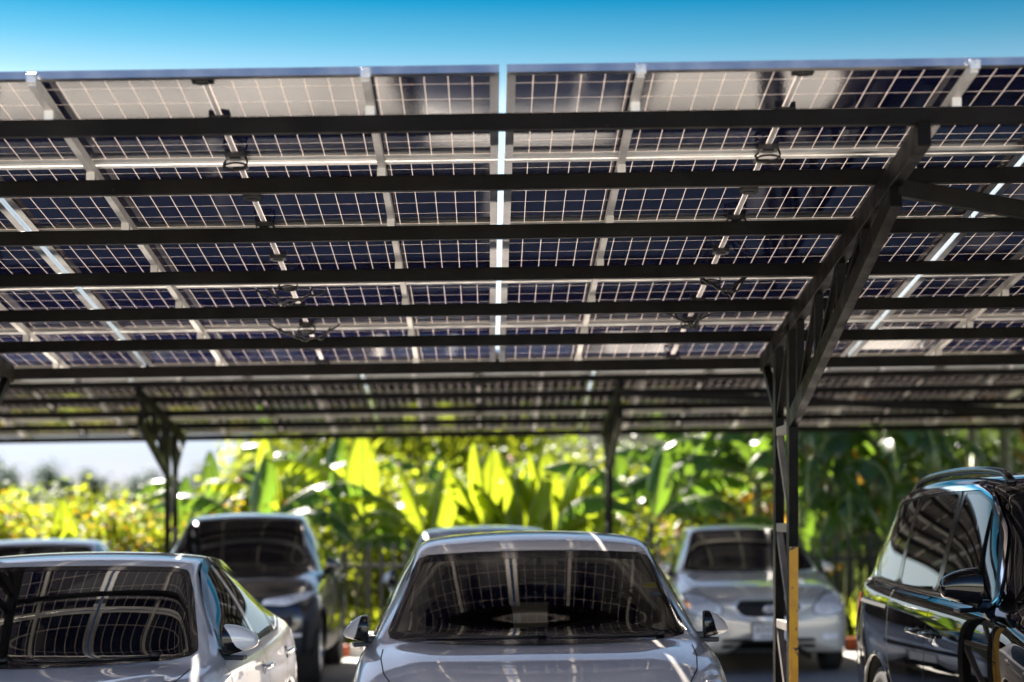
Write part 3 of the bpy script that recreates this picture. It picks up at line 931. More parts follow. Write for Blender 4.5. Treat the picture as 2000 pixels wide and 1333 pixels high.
        for k in range(7):
            ink.box((-.085 + .028 * k, y - .0055, z - .045), (.017, .003, .020))
        ink.obj('plate_writing', MAT['ink'], o)
    def shut_lines(self, specs):
        def one(view, pts, side=1):
            mb = MB(); self.line(pts, view, mb, side=side, w=.006); mb.obj('shut_line', MAT['gap'], self.root)
        for view, pts in specs:
            if view == 'side':
                for s in (-1, 1): one('side', pts, s)
            elif view == 'top2':
                one('top', pts); one('top', [(-a, b) for a, b in pts])
            else:
                one(view, pts)
    def window(self, poly, side, border=.022, glass='tint', name='side_window', off=.002):
        g = self.patch(poly, 'side', name, glass, off=off, side=side)
        self.band(poly, 'side', -.004, border, 'window_seal', 'trim', off=off + .0018, side=side, parent=g)
        return g
    def windscreen(self, poly, border=(-.035, .018), glass='tint', view='front', name='windscreen', off=.002):
        g = self.patch(poly, view, name, glass, off=off, n=160, m=26)
        self.band(poly, view, border[0], border[1], 'black_border', 'trim', off=off + .0016, parent=g, n=160)
        return g
    def wipers(self, rows):
        for pts in rows:
            mb = MB(); self.rod(pts, 'front', mb, r=.0042, off=.009, rnd=1, n=24)
            (a, b) = pts[0]
            p, n = self.pt(a, b, 'front'); mb.box(p + n * .012, (.04, .04, .018))
            mb.obj('wiper', MAT['plastic'], self.root, smooth=True)

def shift(ctrl, dy):
    return [[(x, y + dy, z) for x, y, z in s] for s in ctrl]

# ================================================================== grey hatchback in the middle
def spec_hatch():
    Lh = 4.12
    s = lambda *a, **k: section(*a, **k)
    first = s(.16, .70, .46, .685, .60, .655, .74, .48, .70, .20, sw=.20)
    st = caps(first, (-.035, -.03, .0, .06), (.02, .55, .84, .95), .46)
    st.append(first)
    st += [s(.42, .815, .56, .79, .70, .745, .80, .52, .76, .19, sw=.13, rg=.016),
           s(.72, .885, .61, .86, .745, .81, .835, .54, .79, .19, sw=.10, rg=.016),
           s(1.02, .935, .645, .905, .765, .862, .848, .55, .80, .19, sw=.11, rg=.016),
           s(1.20, .955, .665, .925, .775, .892, .850, .55, .80, .19, sw=.14),
           s(1.30, .985, .665, .950, .778, .905, .850, .55, .80, .19, sw=.16),
           s(1.52, 1.125, .645, 1.085, .780, .915, .850, .55, .80, .19, sw=.13),
           s(1.76, 1.262, .615, 1.215, .782, .925, .850, .55, .80, .19, sw=.10),
           s(2.00, 1.385, .582, 1.335, .782, .935, .850, .55, .80, .19, sw=.07),
           s(2.14, 1.452, .568, 1.405, .782, .94, .850, .55, .80, .19, sw=.04),
           s(2.40, 1.500, .566, 1.448, .782, .95, .850, .55, .80, .19),
           s(2.80, 1.512, .560, 1.455, .780, .965, .850, .55, .80, .19),
           s(3.20, 1.495, .550, 1.435, .778, .985, .848, .56, .80, .19),
           s(3.55, 1.450, .535, 1.390, .770, 1.01, .842, .57, .80, .20),
           s(3.78, 1.370, .52, 1.310, .755, 1.02, .83, .58, .78, .22, sw=-.02),
           s(3.92, 1.16, .54, 1.12, .735, 1.00, .815, .58, .76, .24, sw=-.05),
           s(4.02, .95, .56, .93, .70, .90, .79, .58, .74, .26, sw=-.08)]
    st += caps(st[-1], (4.09, 4.12, 4.12), (.93, .6, .02), .55)
    return dict(ctrl=shift(st, -Lh / 2), len=Lh, wheels=[(.80 - Lh / 2, .30), (3.35 - Lh / 2, .30)], sill=.2, mirror_split=.42, sx=1.13)

def dy(poly, L_): return [(a - L_ / 2, b) for a, b in poly]

def hatch(paint, label, loc, rot=0.0, detail=True, group=None, cat='car'):
    sp = spec_hatch(); Lh = sp['len']
    c = Car(sp, paint, 'hatchback_car', label, cat, loc, rot, group)
    ws = [(-.675, .975), (-.58, .962), (-.30, .955), (0, .952), (.30, .955), (.58, .962), (.675, .975), (.635, 1.10), (.585, 1.255), (.545, 1.350), (.50, 1.362), (.25, 1.374), (0, 1.377), (-.25, 1.374), (-.50, 1.362), (-.545, 1.350), (-.585, 1.255), (-.635, 1.10)]
    fw = dy([(1.78, .965), (1.92, .955), (2.50, .975), (2.50, 1.395), (2.36, 1.385), (2.22, 1.345)], Lh)
    rw = dy([(2.58, .98), (3.10, 1.01), (3.25, 1.12), (3.34, 1.30), (3.20, 1.365), (2.60, 1.398)], Lh)
    rear = [(-.52, 1.03), (.52, 1.03), (.47, 1.30), (-.47, 1.30)]
    inner = resample(chaikin(ws, 3), 80); inner_h = grow(inner, -.012)
    holes = []
    if detail:
        holes = [('front', inner_h), ('side', grow(resample(chaikin(fw, 3), 60), -.006)), ('side', grow(resample(chaikin(rw, 3), 60), -.006)), ('rear', grow(resample(chaikin(rear, 3), 60), -.01))]
    c.body(holes)
    c.windscreen(ws, glass='glass' if detail else 'tint', border=(-.022, .016))
    if detail:
        c.windscreen(rear, glass='glass', view='rear', name='rear_window')
    for s_ in (-1, 1):
        c.window(fw, s_, glass='glass' if detail else 'tint'); c.window(rw, s_, glass='glass' if detail else 'tint')
        # black drip channel along the roof
        mb = MB(); c.line(dy([(1.98, 1.245), (2.15, 1.335), (2.4, 1.415), (2.8, 1.437), (3.2, 1.418), (3.55, 1.37)], Lh), 'side', mb, w=.022, off=.002, side=s_, n=70)
        mb.obj('roof_drip_channel', MAT['gap'], c.root, smooth=True)
        c.handle(2.42 - Lh / 2, .85, s_); c.handle(3.22 - Lh / 2, .88, s_)
        # headlamps sweeping back over the wing
        hl = [(.50, .66), (.66, .70), (.755, .80), (.73, .80), (.60, .745), (.48, .70)]
        hl = [(s_ * a, b) for a, b in hl]
        h = c.patch([(s_ * .42, .63), (s_ * .60, .615), (s_ * .72, .66), (s_ * .762, .755), (s_ * .735, .765), (s_ * .60, .735), (s_ * .44, .69)], 'front', 'headlight', 'lens', off=.003, n=64, m=8)
    c.shut_lines([('top2', dy([(.655, 1.28), (.685, 1.10), (.665, .80), (.61, .50), (.52, .36)], Lh)) if False else ('top2', [(.70, 1.33 - Lh / 2), (.70, 1.10 - Lh / 2), (.675, .80 - Lh / 2), (.61, .52 - Lh / 2), (.50, .34 - Lh / 2)]),
                  ('side', dy([(1.60, .90), (1.55, .60), (1.60, .26)], Lh)), ('side', dy([(2.54, 1.39), (2.54, .9), (2.52, .28)], Lh)),
                  ('side', dy([(3.38, 1.32), (3.32, 1.05), (3.38, .86), (3.22, .72)], Lh)), ('front', [(-.545, 1.378), (-.25, 1.394), (0, 1.397), (.25, 1.394), (.545, 1.378)])])
    c.wheels()
    for s_ in (-1, 1):
        c.mirror(1.66 - Lh / 2, 1.005, size=(.135, .145, .14), side=s_, stalk=.022)
    c.wipers([[(.02, .972), (-.2, .964), (-.50, .958)], [(.56, .962), (.30, .962), (.06, .964)]])
    g = c.patch([(-.38, .52), (.38, .52), (.42, .60), (-.42, .60)], 'front', 'grille', 'plastic', off=.004, n=64, m=8)
    c.plate(.40, -Lh / 2 - .045)
    if detail:
        d = MB(); 
        pts = []
        vs = []; nx = 15
        for j, (y, z) in enumerate(((1.36, .93), (1.60, .985), (1.85, .98), (1.93, .92), (1.95, .60))):
            for i in range(nx):
                x = -.68 + 1.36 * i / (nx - 1)
                bump = .05 * math.exp(-((x - .36) / .22) ** 2) * (1 if j in (1, 2) else 0)
                vs.append((x, y - Lh / 2, z + bump - .02 * (abs(x) / .68) ** 3))
        d.add(vs, [(j * nx + i, j * nx + i + 1, (j + 1) * nx + i + 1, (j + 1) * nx + i) for j in range(4) for i in range(nx - 1)])
        d.obj('dashboard', MAT['dash'], c.root, smooth=True)
        for sx in (-.36, .36):
            for (yy, nm) in ((2.42, 'front_seat'), (3.25, 'rear_seat')):
                m = MB(); w_ = .50
                M = Matrix.Rotation(R(-14), 3, 'X')
                m.box((sx, yy - Lh / 2, .78), (w_, .14, .62), M); m.box((sx, yy - .25 - Lh / 2, .50), (w_, .5, .14))
                o = m.obj(nm, MAT['fabric'], c.root, bevel=.05)
                hr = MB(); hr.box((sx, yy + .10 - Lh / 2, 1.19), (.27, .09, .17)); hr.obj('headrest', MAT['fabric'], o, bevel=.04)
                st_ = MB(); [st_.tube([(sx + q, yy + .09 - Lh / 2, 1.0), (sx + q, yy + .10 - Lh / 2, 1.15)], .008, 6) for q in (-.06, .06)]
                st_.obj('headrest_posts', MAT['chrome'], o)
        sw = MB(); ctr = Vector((.36, 2.02 - Lh / 2, .93)); Mx = Matrix.Rotation(R(-28), 3, 'X')
        ring = [ctr + Mx @ Vector((.185 * math.cos(a), 0, .185 * math.sin(a))) for a in [2 * math.pi * k / 40 for k in range(40)]]
        sw.tube(ring, .016, 8, closed=True)
        for a in (0, math.pi, -math.pi / 2): sw.bar(ctr, ctr + Mx @ Vector((.18 * math.cos(a), 0, .18 * math.sin(a))), .05, .02)
        # steering side is the driver's right hand
        sw.v = [(-x, y, z) for x, y, z in sw.v]
        sw.obj('steering_wheel', MAT['dash'], c.root, smooth=True)
        mi = MB(); mi.box((0.03, 2.02 - Lh / 2, 1.285), (.23, .03, .07)); mi.bar((0.03, 2.06 - Lh / 2, 1.30), (0.03, 2.0 - Lh / 2, 1.37), .025, .025)
        mi.obj('rear_view_mirror', MAT['plastic'], c.root, bevel=.012)
        dc = MB(); dc.box((0.02, 1.86 - Lh / 2, 1.205), (.115, .03, .055))
        dco = dc.obj('dash_camera', mat_simple('camera_shell', (.50, .47, .38), .4), c.root, bevel=.008)
        ln = MB(); ln.tube([(.052, 1.842 - Lh / 2, 1.203), (.052, 1.815 - Lh / 2, 1.203)], .024, 20); ln.obj('camera_lens', mat_simple('lens_ring', (.85, .80, .62), .3), dco)
        l2 = MB(); l2.tube([(.052, 1.818 - Lh / 2, 1.203), (.052, 1.812 - Lh / 2, 1.203)], .015, 20); l2.obj('lens_glass', MAT['trim'], dco)
        cb = MB(); cb.tube([(-.03, 1.87 - Lh / 2, 1.23), (-.06, 1.9 - Lh / 2, 1.27), (-.05, 1.95 - Lh / 2, 1.33), (.0, 1.97 - Lh / 2, 1.36)], .003, 5); cb.obj('camera_cable', MAT['cable'], dco)
        e = c.patch([(.555 + .045 * math.cos(a), 1.205 + .014 * math.sin(a)) for a in [2 * math.pi * k / 16 for k in range(16)]], 'front', 'round_sticker', mat_simple('dimmed_yellow_sticker', (.16, .13, .02), .2), off=.0028, rnd=0, n=24, m=3, dens=1)  # sticker colour darkened to stand in for dimming by the tinted glass
        t2 = c.patch([(.54, 1.150), (.635, 1.150), (.635, 1.172), (.54, 1.172)], 'front', 'paper_sticker', mat_simple('dimmed_pale_sticker', (.06, .075, .08), .2), off=.0028, rnd=0, n=24, m=3, dens=4)  # same dimming behind glass put into this sticker's colour
    return c

# ================================================================== silver saloon (front left, far left)
def spec_sedan():
    Ls = 4.50
    s = section
    first = s(.17, .68, .46, .665, .62, .64, .76, .48, .72, .20, sw=.20)
    st = caps(first, (-.03, -.025, .0, .06), (.02, .55, .84, .95), .46)
    st.append(first)
    st += [s(.45, .785, .58, .765, .72, .73, .83, .52, .78, .19, sw=.13, rg=.022),
           s(.80, .850, .64, .832, .77, .790, .865, .54, .81, .19, sw=.10, rg=.022),
           s(1.15, .895, .68, .875, .79, .838, .873, .55, .82, .19, sw=.11, rg=.022),
           s(1.36, .915, .69, .892, .80, .868, .875, .55, .82, .19, sw=.14),
           s(1.45, .942, .69, .915, .803, .882, .875, .55, .82, .19, sw=.16),
           s(1.70, 1.085, .665, 1.05, .806, .895, .875, .55, .82, .19, sw=.13),
           s(1.95, 1.215, .635, 1.175, .808, .905, .875, .55, .82, .19, sw=.10),
           s(2.20, 1.325, .602, 1.285, .808, .915, .875, .55, .82, .19, sw=.07),
           s(2.34, 1.385, .588, 1.345, .808, .92, .875, .55, .82, .19, sw=.04),
           s(2.60, 1.425, .585, 1.385, .808, .93, .875, .55, .82, .19),
           s(3.00, 1.435, .578, 1.392, .806, .945, .875, .55, .82, .19),
           s(3.35, 1.405, .565, 1.360, .803, .962, .873, .56, .82, .19),
           s(3.65, 1.325, .55, 1.28, .79, .985, .866, .57, .82, .20),
           s(3.95, 1.195, .545, 1.16, .77, 1.005, .85, .58, .80, .22, sw=-.02),
           s(4.20, 1.085, .56, 1.065, .745, .995, .83, .58, .78, .24, sw=-.05),
           s(4.38, 1.01, .57, .995, .71, .93, .80, .58, .75, .26, sw=-.08)]
    st += caps(st[-1], (4.46, 4.50, 4.50), (.93, .6, .02), .55)
    return dict(ctrl=shift(st, -Ls / 2), len=Ls, wheels=[(.92 - Ls / 2, .31), (3.55 - Ls / 2, .31)], sill=.2, mirror_split=.30, mirror_slant=.30, mirror_taper=(.42, .22), sx=1.12)

def sedan(paint, label, loc, rot=0.0, group=None, visor=True):
    sp = spec_sedan(); Ls = sp['len']
    c = Car(sp, paint, 'saloon_car', label, 'car', loc, rot, group)
    c.body()
    ws = [(-.712, .945), (-.62, .928), (-.3, .918), (0, .915), (.3, .918), (.62, .928), (.712, .945), (.668, 1.06), (.608, 1.22), (.562, 1.318), (.50, 1.334), (.25, 1.345), (0, 1.348), (-.25, 1.345), (-.50, 1.334), (-.562, 1.318), (-.608, 1.22), (-.668, 1.06)]
    c.windscreen(ws, border=(-.010, .012))
    fw = dy([(1.98, .940), (2.10, .935), (2.78, .955), (2.74, 1.345), (2.60, 1.335), (2.42, 1.29)], Ls)
    rw = dy([(2.88, .96), (3.42, .98), (3.56, 1.09), (3.46, 1.235), (3.20, 1.318), (2.84, 1.346)], Ls)
    qw = dy([(3.52, .99), (3.86, 1.045), (3.62, 1.17)], Ls)
    for s_ in (-1, 1):
        c.window(fw, s_); c.window(rw, s_); c.window(qw, s_, border=.014, name='quarter_window')
        if visor:
            mb = MB(); c.line(dy([(2.02, 1.02), (2.22, 1.175), (2.44, 1.30), (2.62, 1.35), (2.78, 1.362)], Ls), 'side', mb, w=.05, off=.018, side=s_, n=50)
            mb.obj('door_visor', MAT['trim'], c.root, smooth=True)
            mb = MB(); c.line(dy([(2.84, 1.362), (3.2, 1.336), (3.50, 1.25)], Ls), 'side', mb, w=.05, off=.018, side=s_, n=50)
            mb.obj('door_visor', MAT['trim'], c.root, smooth=True)
        mb = MB(); c.rod(dy([(1.98, .918), (2.8, .934), (3.45, .958), (3.85, 1.012)], Ls), 'side', mb, r=.007, off=.002, side=s_)
        mb.obj('window_moulding', MAT['chrome'], c.root, smooth=True)
        pl = MB(); c.line(dy([(2.835, .95), (2.795, 1.35)], Ls), 'side', pl, w=.075, off=.0045, side=s_, rnd=0, n=30)
        pl.obj('door_pillar', paint, c.root, smooth=True)
        c.handle(2.72 - Ls / 2, .80, s_, MAT['chrome']); c.handle(3.55 - Ls / 2, .83, s_, MAT['chrome'])
        c.patch(dy([(4.05, .93), (4.33, .93), (4.38, .80), (4.28, .74), (4.10, .84)], Ls), 'side', 'tail_light', 'taillight', off=.004, side=s_, n=48, m=6)
        c.patch([(s_ * .42, .61), (s_ * .62, .595), (s_ * .745, .64), (s_ * .785, .73), (s_ * .75, .735), (s_ * .60, .70), (s_ * .44, .665)], 'front', 'headlight', 'lens', off=.003, n=64, m=8)
    c.shut_lines([('top2', [(.73, 1.46 - Ls / 2), (.725, 1.20 - Ls / 2), (.70, .85 - Ls / 2), (.63, .55 - Ls / 2), (.50, .36 - Ls / 2)]),
                  ('side', dy([(1.80, .88), (1.74, .58), (1.80, .26)], Ls)), ('side', dy([(2.81, .93), (2.83, .7), (2.80, .26)], Ls)),
                  ('side', dy([(3.62, .96), (3.58, .84), (3.42, .66)], Ls)), ('side', dy([(3.98, .90), (3.96, .62), (4.02, .56)], Ls))])
    c.wheels()
    for s_ in (-1, 1): c.mirror(1.90 - Ls / 2, .995, size=(.165, .155, .15), side=s_, stalk=.02)
    c.wipers([[(-.06, .926), (-.30, .924), (-.56, .934)], [(.56, .934), (.3, .926), (.04, .925)]])
    c.patch([(-.40, .50), (.40, .50), (.44, .58), (-.44, .58)], 'front', 'grille', 'plastic', off=.004, n=64, m=8)
    c.plate(.38, -Ls / 2 - .04)
    return c

# ================================================================== black people carrier
def spec_mpv():
    Lm = 5.00
    s = lambda *a, **k: section(*a, bg=.002, **k)
    first = s(.20, .86, .50, .845, .68, .81, .82, .56, .78, .24, sw=.22)
    st = caps(first, (-.03, -.025, .0, .07), (.02, .55, .84, .95), .54)
    st.append(first)
    st += [s(.48, .985, .62, .965, .78, .915, .92, .60, .86, .22, sw=.14),
           s(.82, 1.045, .70, 1.025, .86, .975, .968, .62, .90, .21, sw=.10),
           s(1.10, 1.080, .755, 1.055, .89, 1.015, .982, .63, .92, .21, sw=.12),
           s(1.26, 1.105, .77, 1.075, .90, 1.04, .985, .63, .92, .21, sw=.15),
           s(1.36, 1.145, .77, 1.11, .905, 1.055, .985, .63, .92, .21, sw=.16),
           s(1.58, 1.300, .75, 1.255, .908, 1.065, .985, .63, .92, .21, sw=.13),
           s(1.82, 1.455, .752, 1.405, .910, 1.07, .985, .63, .92, .21, sw=.10),
           s(2.06, 1.590, .74, 1.540, .910, 1.075, .985, .63, .92, .21, sw=.07),
           s(2.24, 1.675, .74, 1.625, .910, 1.08, .985, .63, .92, .21, sw=.04),
           s(2.55, 1.730, .748, 1.680, .910, 1.085, .985, .63, .92, .21),
           s(3.10, 1.752, .745, 1.702, .910, 1.095, .985, .63, .92, .21),
           s(3.70, 1.745, .737, 1.695, .905, 1.11, .982, .63, .92, .21),
           s(4.25, 1.715, .722, 1.665, .895, 1.13, .975, .64, .91, .22),
           s(4.60, 1.650, .70, 1.605, .88, 1.14, .96, .65, .90, .24, sw=-.02),
           s(4.78, 1.42, .66, 1.39, .86, 1.14, .94, .65, .88, .26, sw=-.06),
           s(4.88, 1.16, .68, 1.14, .82, 1.08, .92, .64, .86, .28, sw=-.10)]
    st += caps(st[-1], (4.96, 5.00, 5.00), (.93, .6, .02), .62)
    return dict(ctrl=shift(st, -Lm / 2), len=Lm, wheels=[(1.0 - Lm / 2, .345), (4.02 - Lm / 2, .345)], sill=.24, mirror_split=-1, mirror_taper=(.30, .22), sz=1.03)

def mpv(paint, label, loc, rot=0.0):
    sp = spec_mpv(); Lm = sp['len']
    c = Car(sp, paint, 'people_carrier', label, 'van', loc, rot)
    c.body()
    ws = [(-.77, 1.145), (-.65, 1.122), (-.3, 1.108), (0, 1.105), (.3, 1.108), (.65, 1.122), (.77, 1.145), (.755, 1.26), (.735, 1.45), (.705, 1.585), (.65, 1.612), (.3, 1.628), (0, 1.632), (-.3, 1.628), (-.65, 1.612), (-.705, 1.585), (-.735, 1.45), (-.755, 1.26)]
    c.windscreen(ws, border=(-.045, .012))
    fw = dy([(1.92, 1.095), (2.88, 1.115), (2.86, 1.625), (2.62, 1.622), (2.40, 1.575), (2.16, 1.42)], Lm)
    mw_ = dy([(2.96, 1.118), (3.74, 1.135), (3.80, 1.40), (3.74, 1.612), (2.96, 1.628)], Lm)
    rw = dy([(3.84, 1.14), (4.30, 1.16), (4.46, 1.30), (4.44, 1.50), (4.28, 1.575), (3.86, 1.61)], Lm)
    allw = dy([(1.86, 1.088), (3.0, 1.110), (4.36, 1.140), (4.54, 1.30), (4.50, 1.54), (4.25, 1.60), (3.3, 1.640), (2.60, 1.642), (2.36, 1.590), (2.10, 1.43)], Lm)
    for s_ in (-1, 1):
        c.band(allw, 'side', -.006, .020, 'chrome_surround', 'chrome', off=.010, side=s_, n=150)
        for pw, nm in ((fw, 'front_window'), (mw_, 'sliding_door_window'), (rw, 'quarter_window')):
            c.window(pw, s_, border=.045, name=nm)
        c.handle(2.82 - Lm / 2, .90, s_, ln=.24); c.handle(3.10 - Lm / 2, .905, s_, ln=.24)
        # slide rail of the sliding door
        mb = MB(); c.line(dy([(3.86, 1.005), (4.62, 1.02)], Lm), 'side', mb, w=.022, off=.002, side=s_, n=30, rnd=0); mb.obj('slide_rail', MAT['gap'], c.root)
        # roof rail
        rb = MB(); pts = []
        for i in range(30):
            t = i / 29; y = 2.42 + (4.35 - 2.42) * t - Lm / 2
            p, n = c.pt(s_ * .645, y, 'top'); lift = .030 * min(1, min(t, 1 - t) / .07) ** .6
            pts.append(p + Vector((0, 0, lift + .004)))
        rb.tube(pts, .021, 10); rb.obj('roof_rail', MAT['trim'], c.root, smooth=True)
        c.patch([(s_ * .46, .78), (s_ * .66, .77), (s_ * .82, .83), (s_ * .875, .93), (s_ * .84, .935), (s_ * .66, .885), (s_ * .48, .85)], 'front', 'headlight', 'lens', off=.004, n=64, m=8)
        c.patch(dy([(4.55, 1.06), (4.83, 1.06), (4.86, .82), (4.72, .78)], Lm), 'side', 'tail_light', 'taillight', off=.004, side=s_, n=48, m=6)
        mb = MB(); c.rod(dy([(1.62, .36), (2.4, .33), (3.5, .33), (3.62, .35)], Lm), 'side', mb, r=.012, off=.003, side=s_); mb.obj('sill_moulding', MAT['chrome'], c.root, smooth=True)
    c.shut_lines([('top2', [(.80, 1.38 - Lm / 2), (.79, 1.12 - Lm / 2), (.76, .85 - Lm / 2), (.68, .58 - Lm / 2), (.54, .40 - Lm / 2)]),
                  ('side', dy([(1.78, 1.04), (1.60, .80), (1.62, .30)], Lm)), ('side', dy([(2.92, 1.69), (2.92, 1.0), (2.93, .28)], Lm)),
                  ('side', dy([(3.80, 1.66), (3.80, 1.0), (3.74, .72), (3.58, .5), (3.56, .28)], Lm)),
                  ('side', dy([(4.34, 1.62), (4.42, 1.4), (4.54, 1.14), (4.50, .95)], Lm)),
                  ('top', [(-.66, 2.93 - Lm / 2), (0, 2.93 - Lm / 2), (.66, 2.93 - Lm / 2)]) if False else ('side', dy([(4.50, 1.14), (4.85, 1.13)], Lm))])
    c.wheels(tw=.23)
    for s_ in (-1, 1): c.mirror(1.98 - Lm / 2, 1.175, size=(.18, .19, .17), side=s_, low='trim', stalk=.05)
    c.wipers([[(-.12, 1.125), (-.4, 1.135), (-.64, 1.15)], [(.5, 1.13), (.2, 1.135), (-.10, 1.145)]])
    fin = MB(); p, n = c.pt(0, 3.9 - Lm / 2, 'top')
    fin.add([(p.x - .035, p.y - .10, p.z - .01), (p.x + .035, p.y - .10, p.z - .01), (p.x + .028, p.y + .10, p.z - .01), (p.x - .028, p.y + .10, p.z - .01), (p.x - .006, p.y + .05, p.z + .07), (p.x + .006, p.y + .05, p.z + .07), (p.x + .006, p.y + .09, p.z + .072), (p.x - .006, p.y + .09, p.z + .072)],
            [(3, 2, 1, 0), (4, 5, 6, 7), (0, 1, 5, 4), (1, 2, 6, 5), (2, 3, 7, 6), (3, 0, 4, 7)])
    fin.obj('roof_antenna', paint, c.root, bevel=.008, smooth=False)
    c.patch([(-.50, .60), (.50, .60), (.54, .76), (-.54, .76)], 'front', 'grille', 'chrome', off=.004, n=64, m=8)
    c.plate(.46, -Lm / 2 - .04)
    return c

# ================================================================== beige silver saloon of the back row
def spec_beige():
    Lc = 4.53
    s = section
    first = s(.14, .745, .55, .735, .70, .715, .80, .50, .77, .21, sw=.16)
    st = caps(first, (-.03, -.025, .0, .05), (.02, .6, .88, .965), .48)
    st.append(first)
    st += [s(.42, .850, .62, .835, .745, .80, .835, .54, .80, .20, sw=.12),
           s(.80, .915, .655, .90, .765, .855, .850, .55, .81, .19, sw=.10),
           s(1.10, .960, .68, .94, .772, .895, .852, .55, .81, .19, sw=.12),
           s(1.26, .985, .685, .96, .775, .92, .852, .55, .81, .19, sw=.14),
           s(1.36, 1.02, .68, .985, .778, .93, .852, .55, .81, .19, sw=.15),
           s(1.58, 1.16, .645, 1.12, .78, .94, .852, .55, .81, .19, sw=.12),
           s(1.82, 1.295, .605, 1.25, .78, .945, .852, .55, .81, .19, sw=.09),
           s(2.04, 1.40, .57, 1.355, .78, .95, .852, .55, .81, .19, sw=.06),
           s(2.20, 1.452, .558, 1.41, .78, .955, .852, .55, .81, .19, sw=.03),
           s(2.50, 1.478, .555, 1.438, .78, .96, .852, .55, .81, .19),
           s(2.95, 1.475, .55, 1.432, .78, .965, .852, .55, .81, .19),
           s(3.35, 1.43, .545, 1.385, .775, .975, .852, .56, .81, .19),
           s(3.62, 1.30, .55, 1.265, .765, .985, .85, .57, .81, .20),
           s(3.88, 1.12, .60, 1.10, .75, .985, .84, .58, .80, .22),
           s(4.10, 1.02, .64, 1.005, .735, .96, .83, .58, .79, .24),
           s(4.38, .985, .62, .97, .70, .92, .80, .58, .76, .26, sw=-.06)]
    st += caps(st[-1], (4.48, 4.53, 4.53), (.94, .6, .02), .55)
    return dict(ctrl=shift(st, -Lc / 2), len=Lc, wheels=[(.86 - Lc / 2, .315), (3.46 - Lc / 2, .315)], sill=.2, mirror_split=.15)

